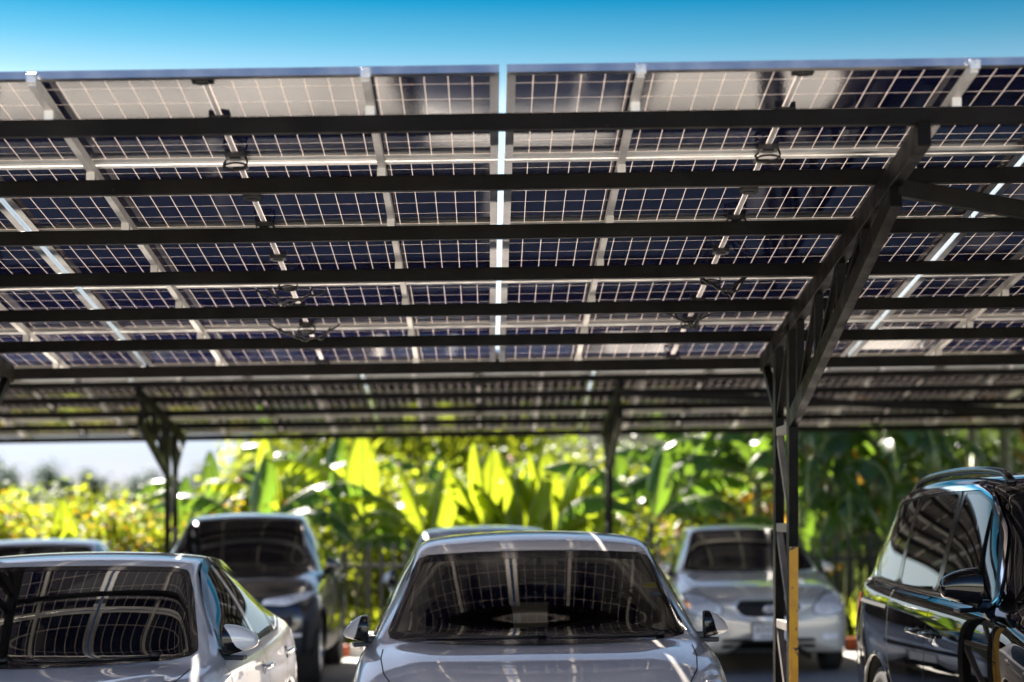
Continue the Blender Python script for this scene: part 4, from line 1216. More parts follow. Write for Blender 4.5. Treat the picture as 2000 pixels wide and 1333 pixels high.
def beige(paint, label, loc, rot=0.0):
    sp = spec_beige(); Lc = sp['len']
    c = Car(sp, paint, 'saloon_car', label, 'car', loc, rot)
    c.body()
    ws = [(-.67, 1.015), (-.58, 1.00), (-.3, .99), (0, .988), (.3, .99), (.58, 1.00), (.67, 1.015), (.625, 1.13), (.56, 1.28), (.51, 1.385), (.45, 1.40), (.2, 1.41), (0, 1.412), (-.2, 1.41), (-.45, 1.40), (-.51, 1.385), (-.56, 1.28), (-.625, 1.13)]
    c.windscreen(ws, border=(-.02, .012))
    fw = dy([(1.86, .975), (2.62, .985), (2.62, 1.40), (2.45, 1.395), (2.22, 1.33)], Lc)
    rw = dy([(2.72, .985), (3.42, 1.0), (3.48, 1.15), (3.32, 1.325), (2.72, 1.40)], Lc)
    for s_ in (-1, 1):
        c.window(fw, s_); c.window(rw, s_)
        c.handle(2.55 - Lc / 2, .84, s_); c.handle(3.35 - Lc / 2, .86, s_)
        h = c.patch([(s_ * .445, .60), (s_ * .62, .575), (s_ * .765, .625), (s_ * .80, .76), (s_ * .755, .80), (s_ * .60, .775), (s_ * .455, .69)], 'front', 'headlight', 'lens', off=.004, n=64, m=8)
        c.band([(s_ * .445, .60), (s_ * .62, .575), (s_ * .765, .625), (s_ * .80, .76), (s_ * .755, .80), (s_ * .60, .775), (s_ * .455, .69)], 'front', -.002, .008, 'headlight_seal', 'gap', off=.005, parent=h, n=80)
        for q, (x, z, r_) in enumerate(((.55, .665, .055), (.66, .69, .060))):
            c.patch([(s_ * (x + r_ * math.cos(a)), z + r_ * math.sin(a)) for a in [2 * math.pi * k / 20 for k in range(20)]], 'front', 'lamp_bulb', 'white_plastic', off=.008, parent=h, rnd=0, n=32, m=4, dens=1)
        c.patch([(s_ * .735, .66), (s_ * .785, .665), (s_ * .79, .75), (s_ * .75, .74)], 'front', 'indicator_lamp', 'amber', off=.009, parent=h, n=24, m=4)
        c.patch([(s_ * .52, .345), (s_ * .68, .35), (s_ * .70, .41), (s_ * .53, .41)], 'front', 'fog_light', 'lens', off=.006, n=32, m=5)
        c.mirror(1.78 - Lc / 2, 1.02, size=(.155, .125, .12), side=s_, stalk=.02)
    gp = [(-.275, .735), (-.32, .67), (-.25, .585), (-.12, .575), (.12, .575), (.25, .585), (.32, .67), (.275, .735)]
    g = c.patch(gp, 'front', 'grille', 'gap', off=.004, n=80, m=8)
    c.band(gp, 'front', -.004, .030, 'grille_surround', 'silver_trim', off=.010, parent=g)
    for z in (.61, .645, .68, .71):
        mb = MB(); c.rod([(-.27, z), (0, z), (.27, z)], 'front', mb, r=.005, off=.007, n=24, rnd=0); mb.obj('grille_bar', MAT['plastic'], g)
    em = [(.055 * math.cos(a), .655 + .038 * math.sin(a)) for a in [2 * math.pi * k / 24 for k in range(24)]]
    p, n = c.pt(0, .655, 'front')
    eb = MB(); eb.tube([(x, p.y - .022, z) for x, z in em], .007, 6, closed=True)
    eb.tube([(.02 * math.cos(a), p.y - .024, .655 + .034 * math.sin(a)) for a in [2 * math.pi * k / 20 for k in range(20)]], .005, 6, closed=True)
    eb.tube([(.04 * math.cos(a), p.y - .023, .668 + .016 * math.sin(a)) for a in [2 * math.pi * k / 20 for k in range(20)]], .005, 6, closed=True)
    eb.obj('emblem', MAT['chrome'], g, smooth=True)
    for z0, z1 in ((.335, .368), (.272, .312)):
        c.patch([(-.47, z0), (.47, z0), (.45, z1), (-.45, z1)], 'front', 'bumper_vent', 'gap', off=.004, n=64, m=6)
    mb = MB(); c.line([(-.78, .555), (-.5, .545), (0, .54), (.5, .545), (.78, .555)], 'front', mb, w=.006, n=60); mb.obj('bumper_seam', MAT['gap'], c.root)
    c.shut_lines([('top2', [(.70, 1.36 - Lc / 2), (.70, 1.1 - Lc / 2), (.68, .8 - Lc / 2), (.62, .45 - Lc / 2), (.42, .25 - Lc / 2)]),
                  ('side', dy([(1.66, .92), (1.62, .6), (1.66, .28)], Lc)), ('side', dy([(2.67, 1.4), (2.67, .9), (2.66, .28)], Lc))])
    c.wheels()
    c.plate(.435, -Lc / 2 - .05, 'marks')
    c.wipers([[(-.10, 1.0), (-.36, 1.01), (-.6, 1.025)], [(.46, 1.002), (.2, 1.008), (-.06, 1.02)]])
    return c

# ================================================================== dark SUV of the back row
def spec_suv():
    Lv = 4.55
    s = section
    first = s(.18, .90, .56, .885, .72, .86, .84, .58, .80, .30, sw=.18)
    st = caps(first, (-.03, -.025, .0, .06), (.02, .58, .86, .96), .58)
    st.append(first)
    st += [s(.45, 1.005, .65, .985, .78, .94, .90, .62, .85, .28, sw=.12),
           s(.82, 1.055, .70, 1.035, .82, .985, .915, .63, .86, .27, sw=.10),
           s(1.18, 1.095, .72, 1.07, .835, 1.02, .918, .63, .86, .27, sw=.11),
           s(1.36, 1.115, .73, 1.085, .84, 1.04, .92, .63, .86, .27, sw=.14),
           s(1.46, 1.15, .725, 1.115, .842, 1.05, .92, .63, .86, .27, sw=.15),
           s(1.68, 1.29, .69, 1.25, .844, 1.06, .92, .63, .86, .27, sw=.12),
           s(1.92, 1.43, .65, 1.385, .845, 1.07, .92, .63, .86, .27, sw=.09),
           s(2.14, 1.545, .615, 1.50, .845, 1.075, .92, .63, .86, .27, sw=.06),
           s(2.30, 1.618, .605, 1.575, .845, 1.08, .92, .63, .86, .27, sw=.03),
           s(2.60, 1.665, .60, 1.622, .845, 1.085, .92, .63, .86, .27),
           s(3.05, 1.68, .595, 1.635, .845, 1.10, .92, .63, .86, .27),
           s(3.55, 1.655, .58, 1.61, .84, 1.12, .92, .64, .86, .28),
           s(3.95, 1.59, .565, 1.545, .83, 1.15, .91, .65, .85, .30),
           s(4.16, 1.47, .56, 1.43, .815, 1.16, .90, .66, .84, .31, sw=-.03),
           s(4.32, 1.22, .59, 1.20, .79, 1.13, .88, .66, .82, .32, sw=-.06),
           s(4.42, 1.02, .61, 1.00, .74, .97, .85, .65, .79, .34, sw=-.10)]
    st += caps(st[-1], (4.50, 4.55, 4.55), (.94, .6, .02), .66)
    return dict(ctrl=shift(st, -Lv / 2), len=Lv, wheels=[(.90 - Lv / 2, .35), (3.60 - Lv / 2, .35)], sill=.28, mirror_split=.05, arch_mat=MAT['plastic'])

def suv(paint, label, loc, rot=0.0):
    sp = spec_suv(); Lv = sp['len']
    c = Car(sp, paint, 'suv_car', label, 'car', loc, rot)
    c.body()
    ws = [(-.715, 1.145), (-.6, 1.128), (-.3, 1.118), (0, 1.115), (.3, 1.118), (.6, 1.128), (.715, 1.145), (.67, 1.26), (.61, 1.42), (.56, 1.55), (.5, 1.572), (.2, 1.582), (0, 1.585), (-.2, 1.582), (-.5, 1.572), (-.56, 1.55), (-.61, 1.42), (-.67, 1.26)]
    c.windscreen(ws, border=(-.02, .012))
    fw = dy([(1.98, 1.10), (2.72, 1.11), (2.72, 1.575), (2.50, 1.565), (2.28, 1.49)], Lv)
    rw = dy([(2.82, 1.115), (3.52, 1.14), (3.72, 1.30), (3.62, 1.50), (2.82, 1.578)], Lv)
    for s_ in (-1, 1):
        c.window(fw, s_); c.window(rw, s_)
        c.handle(2.66 - Lv / 2, .94, s_); c.handle(3.45 - Lv / 2, .96, s_)
        h = c.patch([(s_ * .40, .80), (s_ * .62, .79), (s_ * .80, .84), (s_ * .855, .905), (s_ * .80, .905), (s_ * .62, .875), (s_ * .42, .85)], 'front', 'headlight', 'lens', off=.004, n=64, m=8)
        c.patch([(s_ * .60, .50), (s_ * .76, .50), (s_ * .76, .53), (s_ * .60, .53)], 'front', 'fog_light', 'lens', off=.005, n=32, m=4)
        c.mirror(1.86 - Lv / 2, 1.13, size=(.165, .15, .14), side=s_, low='trim', stalk=.025)
        mb = MB(); c.line(dy([(1.35, .38), (2.2, .36), (3.1, .38)], Lv), 'side', mb, w=.15, off=.004, side=s_, n=40); mb.obj('sill_cladding', MAT['plastic'], c.root, smooth=True)
    gp = [(-.30, .84), (-.36, .72), (-.22, .58), (.22, .58), (.36, .72), (.30, .84)]
    g = c.patch(gp, 'front', 'grille', 'gap', off=.004, n=80, m=8)
    c.band(gp, 'front', -.004, .018, 'grille_surround', 'chrome', off=.008, parent=g)
    c.patch([(-.55, .36), (.55, .36), (.60, .46), (-.60, .46)], 'front', 'bumper_vent', 'gap', off=.004, n=64, m=6)
    c.shut_lines([('top2', [(.74, 1.48 - Lv / 2), (.74, 1.2 - Lv / 2), (.72, .8 - Lv / 2), (.66, .5 - Lv / 2), (.42, .3 - Lv / 2)]),
                  ('side', dy([(1.76, 1.04), (1.70, .7), (1.74, .36)], Lv)), ('side', dy([(2.77, 1.58), (2.77, 1.0), (2.76, .36)], Lv))])
    c.wheels(tw=.23)
    c.plate(.52, -Lv / 2 - .045)
    return c

# ------------------------------------------------------------------ park them
PAINT = {'grey': mat_paint('grey_metallic_paint', (.80, .745, .715), .10, .34),
         'silver': mat_paint('silver_metallic_paint', (.88, .865, .87), .0, .34),
         'black': mat_paint('black_paint', (.003, .003, .0035), .0, .25, ior=1.5),
         'beige': mat_paint('champagne_metallic_paint', (.66, .64, .56), .15, .34),
         'dark': mat_paint('graphite_metallic_paint', (.020, .021, .025), .3, .30),
         'blue': mat_paint('ice_silver_paint', (.66, .69, .74), .15, .34),
         'white': mat_paint('white_paint', (.72, .72, .73), .0, .30)}

def spot(X, ymir, Lc, Ymir):
    return (X, Ymir - (ymir - Lc / 2), gz(X))

hatch(PAINT['grey'], 'grey hatchback in the middle foreground with a dash camera behind its windscreen', spot(.262, 1.68, 4.12, 10.77))
sedan(PAINT['silver'], 'silver saloon with door visors at the front left, panels mirrored in its windscreen', spot(-2.18, 1.92, 4.50, 10.15), R(-3.0))
mpv(PAINT['black'], 'glossy black people carrier with roof rails at the right edge', (3.32, 10.42, gz(3.32)), R(2.5))
beige(PAINT['beige'], 'blurred champagne saloon facing the camera behind the yellow post', (2.73, 19.75 + 2.265, gz(2.7)))
suv(PAINT['dark'], 'blurred dark grey SUV in the back row left of the middle hatchback', (-2.50, 18.75 + 2.275, gz(-2.5)))
hatch(PAINT['blue'], 'blurred pale silver hatchback mostly hidden behind the grey hatchback', spot(-.03, 1.68, 4.12, 20.2), detail=False)
sedan(PAINT['white'], 'blurred white saloon at the far left, only its roof and windscreen top showing', (-4.80, 21.3, gz(-4.8)), visor=False)
suv(PAINT['dark'], 'blurred dark SUV between the champagne saloon and the black people carrier', (5.35, 21.4, gz(5.3)))
# ------------------------------------------------------------------ plants
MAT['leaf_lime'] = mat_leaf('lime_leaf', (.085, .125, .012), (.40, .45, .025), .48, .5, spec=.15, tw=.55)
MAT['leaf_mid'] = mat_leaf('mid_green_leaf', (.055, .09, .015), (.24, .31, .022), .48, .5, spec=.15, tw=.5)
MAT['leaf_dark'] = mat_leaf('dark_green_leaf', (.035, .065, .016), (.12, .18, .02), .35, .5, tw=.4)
MAT['leaf_far'] = mat_leaf('hazed_far_tree_leaf', (.040, .070, .040), (.05, .09, .05), .6, .4, tw=.35)  # blue-green tint stands in for distance haze, put into the leaf colour
MAT['banana_lime'] = mat_leaf('young_banana_leaf', (.09, .15, .012), (.38, .46, .02), .30, .2, tw=.6)
MAT['banana_mid'] = mat_leaf('banana_leaf', (.045, .10, .018), (.15, .26, .02), .28, .25, spec=.6, tw=.5)
MAT['banana_dark'] = mat_leaf('old_banana_leaf', (.032, .075, .018), (.15, .25, .02), .28, .3, spec=.6, tw=.45)
MAT['banana_dry'] = mat_leaf('dry_banana_leaf', (.22, .13, .035), (.40, .24, .03), .7, .35, tw=.5)
MAT['rib'] = mat_simple('leaf_midrib', (.20, .24, .07), .4)
MAT['stem'] = mat_simple('banana_stem', (.10, .105, .045), .5, noise=.6, nscale=5)
MAT['bark'] = mat_simple('bark', (.10, .075, .05), .9, noise=.4, nscale=12)
MAT['fl_yellow'] = mat_leaf('yellow_petals', (.60, .42, .02), (.60, .42, .02), .6, .3)
MAT['fl_orange'] = mat_leaf('orange_petals', (.60, .20, .03), (.60, .22, .03), .6, .3)
MAT['fl_white'] = mat_leaf('cream_petals', (.65, .60, .48), (.5, .45, .35), .6, .2)
MAT['fence'] = mat_simple('fence_paint', (.012, .012, .013), .5, noise=.3, nscale=8)

def leaf_mesh(name, seed, ln, wd, a0, bend, mat, tear=.5, fold=.25):
    """one banana leaf: rises along +X/+Z at angle a0 and bends over; blade torn into flaps"""
    rnd = random.Random(seed); n = 26
    pts = []; ang = a0; p = Vector((0, 0, 0)); stalk = .16
    for i in range(n + 1):
        t = i / n; pts.append((p.copy(), ang))
        ang -= bend / n * (.35 + 1.3 * t)
        p = p + Vector((math.cos(ang), 0, math.sin(ang))) * ln / n
    mb = MB(); rib_pts = [q for q, _ in pts]
    faces_blade = 0
    for s in (-1, 1):
        flap = 0; ca = 0
        cuts = [i for i in range(int(n * stalk) + 2, n - 1) if rnd.random() < tear * .45]
        seg = [int(n * stalk)] + cuts + [n]
        for a, b in zip(seg[:-1], seg[1:]):
            dr = rnd.uniform(-.15, .30) * tear + fold
            vs = []; m = 4
            for i in range(a, b + 1):
                t = (i / n - stalk) / (1 - stalk)
                w_ = wd / 2 * max(0.0, math.sin(math.pi * min(1, max(0, t) ** .75 * .97 + .03))) ** .62
                q, an = pts[i]
                tgt = Vector((math.cos(an), 0, math.sin(an))); up = Vector((-math.sin(an), 0, math.cos(an)))
                pinch = 1.0
                if i == a and a != seg[0]: sh = .35
                elif i == b and b != n: sh = -.35
                else: sh = 0
                for k in range(m + 1):
                    f = k / m
                    side = Vector((0, s, 0)) * math.cos(dr + f * f * .5) - up * math.sin(dr + f * f * .5)
                    vs.append(q + side * w_ * f + tgt * (w_ * .35 * f + sh * f * ln / n) + Vector((0, 0, .006 * math.sin(i * 2.1))) * f)
            k2 = m + 1
            fs = []
            for i in range(b - a):
                for k in range(m):
                    f_ = (i * k2 + k, i * k2 + k + 1, (i + 1) * k2 + k + 1, (i + 1) * k2 + k)
                    fs.append(f_ if s > 0 else tuple(reversed(f_)))
            mb.add(vs, fs)
    nb = len(mb.f)
    mb.tube(rib_pts, [.022 * (1 - .85 * i / n) + .003 for i in range(n + 1)], 5)
    me = mb.mesh(name, MAT[mat], True); me.materials.append(MAT['rib'])
    mi = [0] * nb + [1] * (len(me.polygons) - nb)
    me.polygons.foreach_set('material_index', mi)
    return me

LEAVES = {}
for nm, mt in (('lime', 'banana_lime'), ('mid', 'banana_mid'), ('dark', 'banana_dark')):
    LEAVES[nm] = {
        'up': [leaf_mesh('leaf', 11 + k, 1.5, .54, R(84 - 5 * k), R(18 + 10 * k), mt, .22, .18) for k in range(3)],
        'arch': [leaf_mesh('leaf', 21 + k, 1.9, .60, R(66 - 8 * k), R(95 + 20 * k), mt, .75, .3) for k in range(3)],
        'droop': [leaf_mesh('leaf', 31 + k, 1.9, .64, R(48), R(150 + 10 * k), mt, 1.0, .5) for k in range(2)]}
DRY = [leaf_mesh('dry_leaf', 41 + k, 1.3, .30, R(20 - 20 * k), R(120), 'banana_dry', 1.0, 1.0) for k in range(2)]

def banana(X, Y, h, label, kind='mid', leaves=(), dry=0, seed=0, scale=1.0, stem_r=.10, lean=.05):
    """leaves: list of (style, variant, azimuth deg, size)"""
    rnd = random.Random(seed)
    root = thing('banana_plant', label, 'banana plant', (X, Y, gz(X) - .02), group='banana plants behind the fence')
    mb = MB(); pts = []; dx, dy_ = rnd.uniform(-lean, lean), rnd.uniform(-lean, lean)
    for i in range(9):
        t = i / 8; pts.append((dx * t * h, dy_ * t * h, h * t))
    mb.tube(pts, [stem_r * (1 - .45 * i / 8) for i in range(9)], 10)
    mb.obj('stem', MAT['stem'], root, smooth=True)
    top = Vector(pts[-1])
    for (st, vi, az, sz) in leaves:
        ms = LEAVES[kind][st]; o = bpy.data.objects.new('leaf', ms[vi % len(ms)]); COL.objects.link(o); o.parent = root
        o.location = top + Vector((0, 0, -.06 + rnd.uniform(-.15, .05) * h * .3)); o.rotation_euler = (rnd.uniform(-.15, .15), rnd.uniform(-.12, .12), R(az)); wide = 1.3 if (kind == 'lime' and st == 'up') else 1.0; o.scale = (sz * scale, sz * scale * wide, sz * scale)
    for k in range(dry):
        o = bpy.data.objects.new('dry_leaf', DRY[k % 2]); COL.objects.link(o); o.parent = root
        o.location = top * rnd.uniform(.6, .95); o.rotation_euler = (0, 0, rnd.uniform(0, 6.28)); s_ = rnd.uniform(.7, 1.1); o.scale = (s_,) * 3
    return root

def leaf_cards(mb, c, nrm, size, rnd, asp=.45):
    """one small folded leaf"""
    n = nrm.normalized()
    a = n.orthogonal().normalized(); a.rotate(Matrix.Rotation(rnd.uniform(0, 6.28), 3, n)); b = n.cross(a)
    p = [c - a * size * .5, c - a * size * .05 + b * size * asp * .5 + n * size * .08, c + a * size * .5 - n * size * .12, c - a * size * .05 - b * size * asp * .5 + n * size * .08, c]
    mb.add(p, [(0, 4, 1), (4, 2, 1), (0, 3, 4), (4, 3, 2)])

def crown(seed, rx, ry, rz, n_clump, per, leaf, z0=0.0, spread=.26):
    rnd = random.Random(seed); mb = MB(); cl = []
    for _ in range(n_clump):
        while True:
            d = Vector((rnd.uniform(-1, 1), rnd.uniform(-1, 1), rnd.uniform(-1, 1)))
            if .15 < d.length < 1: break
        d = d * (d.length ** -.45) if d.length > 0 else d
        d *= rnd.uniform(.55, 1.05)
        cl.append(Vector((d.x * rx, d.y * ry, z0 + rz + d.z * rz)))
    for c in cl:
        sz = rnd.uniform(.7, 1.25)
        for _ in range(int(per * sz)):
            o = Vector((rnd.gauss(0, 1), rnd.gauss(0, 1), rnd.gauss(0, .8))) * spread * sz * min(rx, rz) * 1.1
            q = c + o
            if q.z < .02: continue
            nr = (o.normalized() * .6 if o.length > 1e-4 else Vector()) + Vector((rnd.gauss(0, .5), rnd.gauss(0, .5), .55 + rnd.gauss(0, .4)))
            leaf_cards(mb, q, nr if nr.length > .01 else Vector((0, 0, 1)), leaf * rnd.uniform(.6, 1.3), rnd)
    return mb, cl

def stems(seed, cl, h0, r0):
    rnd = random.Random(seed); mb = MB()
    for c in cl[:14]:
        m = Vector((c.x * .25, c.y * .25, c.z * .45))
        mb.tube([(c.x * .04, c.y * .04, -.05), m, c], [r0, r0 * .7, r0 * .25], 6)
    return mb

SHRUBS = {}
def shrub_mesh(key, seed, rx, ry, rz, mat, n_clump=26, per=70, leaf=.10, flower=None, nfl=160, fsize=.07):
    mb, cl = crown(seed, rx, ry, rz, n_clump, per, leaf)
    me = mb.mesh('foliage', MAT[mat], False)
    sm = stems(seed, cl, rz, .022).mesh('stems', MAT['bark'], True)
    fm = None
    if flower:
        rnd = random.Random(seed + 5); fb = MB()
        for _ in range(nfl):
            c = rnd.choice(cl); o = Vector((rnd.gauss(0, 1), rnd.gauss(0, 1) , rnd.gauss(.35, .8))) * .27 * min(rx, rz)
            for k in range(3): leaf_cards(fb, c + o + Vector((rnd.uniform(-1, 1), rnd.uniform(-1, 1), rnd.uniform(-1, 1))) * fsize * .4, Vector((rnd.gauss(0, .6), rnd.gauss(-.3, .6), 1)), fsize, rnd, .9)
        fm = fb.mesh('flowers', MAT[flower], False)
    SHRUBS[key] = (me, sm, fm)
shrub_mesh('hedge_yellow', 1, .72, .55, .95, 'leaf_lime', 34, 60, .13, 'fl_yellow', 230, .07)
shrub_mesh('hedge_gold', 2, .70, .55, .90, 'leaf_mid', 32, 60, .13, 'fl_yellow', 330, .075)
shrub_mesh('lime', 3, 1.0, .8, 1.15, 'leaf_lime', 36, 62, .18)
shrub_mesh('lime_white', 4, .95, .75, 1.10, 'leaf_lime', 34, 60, .19, 'fl_white', 150, .09)
shrub_mesh('mid', 5, 1.1, .85, 1.25, 'leaf_mid', 38, 66, .18)
shrub_mesh('mid_orange', 6, .95, .75, 1.15, 'leaf_mid', 32, 60, .17, 'fl_orange', 210, .085)
shrub_mesh('dark', 7, 1.4, 1.0, 1.9, 'leaf_dark', 48, 95, .17)
shrub_mesh('tall_dark', 8, 1.6, 1.1, 2.4, 'leaf_dark', 56, 100, .20)

def shrub(px, Y, key, top, label, wide=1.0, group='shrubs growing behind the fence', rot=None, seed=0):
    """top = pixel row its crown reaches"""
    X = at(px, Y); me, sm, fm = SHRUBS[key]
    zmax = max(v.co.z for v in me.vertices) if not hasattr(shrub, 'c') or key not in shrub.c else shrub.c[key]
    if not hasattr(shrub, 'c'): shrub.c = {}
    shrub.c[key] = zmax
    s = (zat(top, Y) - gz(X)) / (zmax * .95)
    root = thing('shrub', label, 'shrub', (X, Y, gz(X) - .02), (0, 0, random.Random(seed + int(px * 7 + Y * 31)).uniform(0, 6.28) if rot is None else rot), group)
    root.scale = (s * wide, s * wide, s)
    for m_ in (me, sm, fm):
        if m_ is None: continue
        o = bpy.data.objects.new(m_.name.split('.')[0], m_); COL.objects.link(o); o.parent = root
        if m_ is fm: o['kind'] = 'stuff'
    return root

# hedge on the left, behind the back row of cars
for i, (px, k, top, lb) in enumerate([(-110, 'hedge_yellow', 962, 'yellow-flowered lime hedge shrub cut by the left edge of the photo'),
                                      (-10, 'hedge_gold', 975, 'golden-flowered hedge shrub above the white saloon roof'),
                                      (70, 'hedge_yellow', 958, 'lime hedge shrub with yellow flowers left of the upright lime leaf'),
                                      (165, 'hedge_yellow', 970, 'lime hedge shrub with yellow flowers right of the upright lime leaf'),
                                      (225, 'hedge_gold', 1000, 'low golden-flowered hedge shrub between lime shrubs and far post'),
                                      (285, 'hedge_gold', 985, 'golden-flowered hedge shrub touching the far post on its left'),
                                      (345, 'hedge_yellow', 1000, 'lime hedge shrub with yellow flowers just right of the far post')]):
    shrub(px, 26.6 + .25 * (i % 3), k, top, lb, 1.1)
for i, (px, top, k, lb) in enumerate([(-60, 915, 'lime', 'tall lime shrub rising behind the hedge at the left edge'),
                                      (60, 925, 'mid', 'mid green shrub behind the hedge above the white saloon'),
                                      (150, 938, 'lime', 'lime shrub behind the hedge, second from the far post'),
                                      (240, 935, 'mid', 'mid green shrub behind the hedge, next to the far post'),
                                      (390, 945, 'mid', 'mid green shrub behind the dark SUV, right of the far post')]):
    shrub(px, 31.5 + .4 * (i % 2), k, top, lb, 1.15)
shrub(478, 28.5, 'mid_orange', 925, 'orange-flowered shrub above the roof of the dark SUV')
shrub(420, 27.2, 'hedge_gold', 985, 'golden-flowered shrub low behind the roof of the dark SUV', 1.1)
shrub(600, 27.6, 'lime_white', 985, 'lime shrub with cream flowers behind the right side of the dark SUV')
shrub(750, 28.5, 'lime_white', 905, 'tall lime shrub with cream flowers above the picket fence', 1.0)
shrub(845, 28.0, 'lime', 950, 'lime shrub left of the bright young banana clump', .9)
shrub(905, 29.5, 'mid_orange', 905, 'orange-flowered shrub left behind the bright young banana clump', .9)
shrub(1010, 31.0, 'mid_orange', 880, 'orange-flowered shrub peeping out behind the bright young banana clump', .9)
shrub(1150, 30.0, 'lime_white', 880, 'lime shrub with cream flowers behind the far right post')
shrub(1245, 27.4, 'lime_white', 985, 'low lime shrub with cream flowers right of the far right post', 1.0)
shrub(1330, 29.6, 'lime', 905, 'lime shrub under the arching banana leaves', 1.1)
shrub(1290, 26.6, 'mid_orange', 1005, 'low orange-flowered shrub left of the champagne saloon')
shrub(1440, 30.5, 'mid', 885, 'mid green shrub behind the champagne saloon', 1.1)
for i, (x_, top, lb) in enumerate([(-9.6, 880, 'added unseen tall bush beyond the left end of the picket fence'), (-11.8, 890, 'added unseen bush left of the tall one beyond the fence end'), (-14.0, 885, 'added unseen broad bush far left of the fence end'), (-16.5, 890, 'last added unseen bush in the row left of the fence')]):
    shrub(CX + x_ * F / 27.0, 27.0 + .3 * i, ('mid', 'dark')[i % 2], top, lb, 1.3, group='added unseen bushes left of the fence')  # unseen bushes added to put greenery into the people carrier's window reflections
# green wall of vegetation further back
for i, (px, top, k, lb) in enumerate([(520, 893, 'mid', 'mid green bush in the back, above the dark SUV'), (640, 880, 'dark', 'dark bush in the back, between SUV and lime shrubs'),
                                      (860, 880, 'mid', 'mid green bush in the back, left of the young banana clump'), (1080, 850, 'mid', 'mid green bush in the back, behind the young banana clump'),
                                      (1215, 835, 'dark', 'dark bush in the back, beside the far right post'), (1370, 830, 'dark', 'dark bush in the back, behind the arching banana leaves')]):
    shrub(px, 35.5 + .5 * (i % 2), k, top, lb, 1.1, group='bushes at the back of the garden')
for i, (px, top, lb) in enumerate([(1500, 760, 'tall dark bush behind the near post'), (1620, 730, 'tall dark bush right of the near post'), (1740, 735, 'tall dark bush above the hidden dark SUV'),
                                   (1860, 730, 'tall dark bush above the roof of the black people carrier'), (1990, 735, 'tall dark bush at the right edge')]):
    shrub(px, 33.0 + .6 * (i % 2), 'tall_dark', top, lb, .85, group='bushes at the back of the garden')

for i, (px, top, lb) in enumerate([(565, 800, 'tall bush far back above the left side of the dark SUV roof'), (620, 735, 'tall bush far back above the right side of the dark SUV roof'), (690, 790, 'tall bush far back above the picket fence'), (790, 705, 'tall bush far back above the cream-flowered lime shrub'),
                                   (880, 690, 'tall bush far back left of the lime banana clump'), (985, 715, 'tall bush far back behind the lime banana clump')]):
    shrub(px, 46.0 + 1.5 * (i % 2), ('lime', 'mid')[i % 2], top, lb, .8, group='bushes at the back of the garden')  # bush tops raised behind the far canopy, shaped for the people carrier's window reflections

# banana plants
banana(at(128, 26.0), 26.0, .95, 'single upright lime banana leaf among the yellow-flowered hedge', 'lime', [('up', 0, 90, .72), ('up', 1, -60, .55)], seed=1, stem_r=.05)
banana(at(275, 29.5), 29.5, 1.25, 'small banana plant poking above the hedge left of the far post', 'mid', [('up', 0, 40, .7), ('arch', 1, 200, .5)], seed=2, stem_r=.06)
banana(at(365, 28.0), 28.0, 1.45, 'banana plant with a broad dark leaf right of the left far post', 'mid', [('up', 0, 100, .62), ('arch', 0, 8, .80), ('arch', 1, 190, .6), ('up', 2, -20, .6)], seed=3, stem_r=.07)
banana(at(555, 28.6), 28.6, 1.65, 'banana plant with lime fan of leaves above the dark SUV', 'lime', [('up', 0, 150, .85), ('up', 1, 20, .9), ('arch', 0, 5, .95), ('arch', 1, 178, .85), ('arch', 2, 215, .7), ('up', 2, 60, .8)], dry=1, seed=4)
banana(at(668, 26.4), 26.4, 1.15, 'banana plant with pale shining arched leaves beside the picket fence', 'mid', [('arch', 2, -12, .78), ('arch', 1, 25, .70), ('up', 1, 100, .7), ('droop', 0, 185, .7), ('up', 0, 190, .8)], seed=5)
banana(at(945, 27.2), 27.2, 1.30, 'bright young banana plant with tall upright leaves, left of its pair', 'lime', [('up', 0, 175, .95), ('up', 1, 10, .85), ('up', 2, 200, .9), ('up', 0, 90, .9), ('up', 2, 340, .8), ('arch', 0, 190, .75), ('arch', 1, 165, .7)], seed=6)
banana(at(1085, 27.4), 27.4, 1.25, 'bright young banana plant with tall upright leaves beside the far right post', 'lime', [('up', 0, 178, .9), ('up', 2, 185, 1.0), ('up', 1, 5, .9), ('up', 0, 100, .95), ('up', 2, 350, .95), ('arch', 0, 8, .75), ('arch', 1, -15, .7)], seed=7)
banana(at(1010, 28.4), 28.4, 1.15, 'darker banana plant between the two bright young ones', 'mid', [('up', 1, 160, .9), ('up', 2, 20, .9), ('up', 0, 60, .8), ('arch', 1, 180, .6)], seed=8)
banana(at(1480, 26.6), 26.6, 2.05, 'banana plant whose torn dark leaves arch left beside the near post', 'dark', [('arch', 0, 178, .92), ('arch', 1, 186, .85), ('droop', 0, 170, .85), ('arch', 2, 200, .9), ('up', 1, 140, .8), ('arch', 1, 20, .8)], dry=3, seed=9)
banana(at(1345, 28.2), 28.2, 1.85, 'banana plant with yellowing drooping leaves above the champagne saloon', 'mid', [('droop', 0, 175, .95), ('droop', 1, 200, .8), ('arch', 0, 160, .8), ('arch', 1, 10, .85), ('up', 2, 60, .8)], dry=3, seed=10)
banana(at(1015, 26.9), 26.9, 1.05, 'bright young banana plant in the middle of the lime clump', 'lime', [('up', 0, 170, .9), ('up', 1, 15, .9), ('up', 2, 90, .85), ('up', 2, 200, .85), ('arch', 0, 185, .5)], seed=26)
banana(at(1145, 27.9), 27.9, 1.15, 'small lime banana plant right beside the far right post', 'lime', [('up', 0, 100, .9), ('up', 2, 20, .9), ('up', 1, 170, .85)], seed=27)
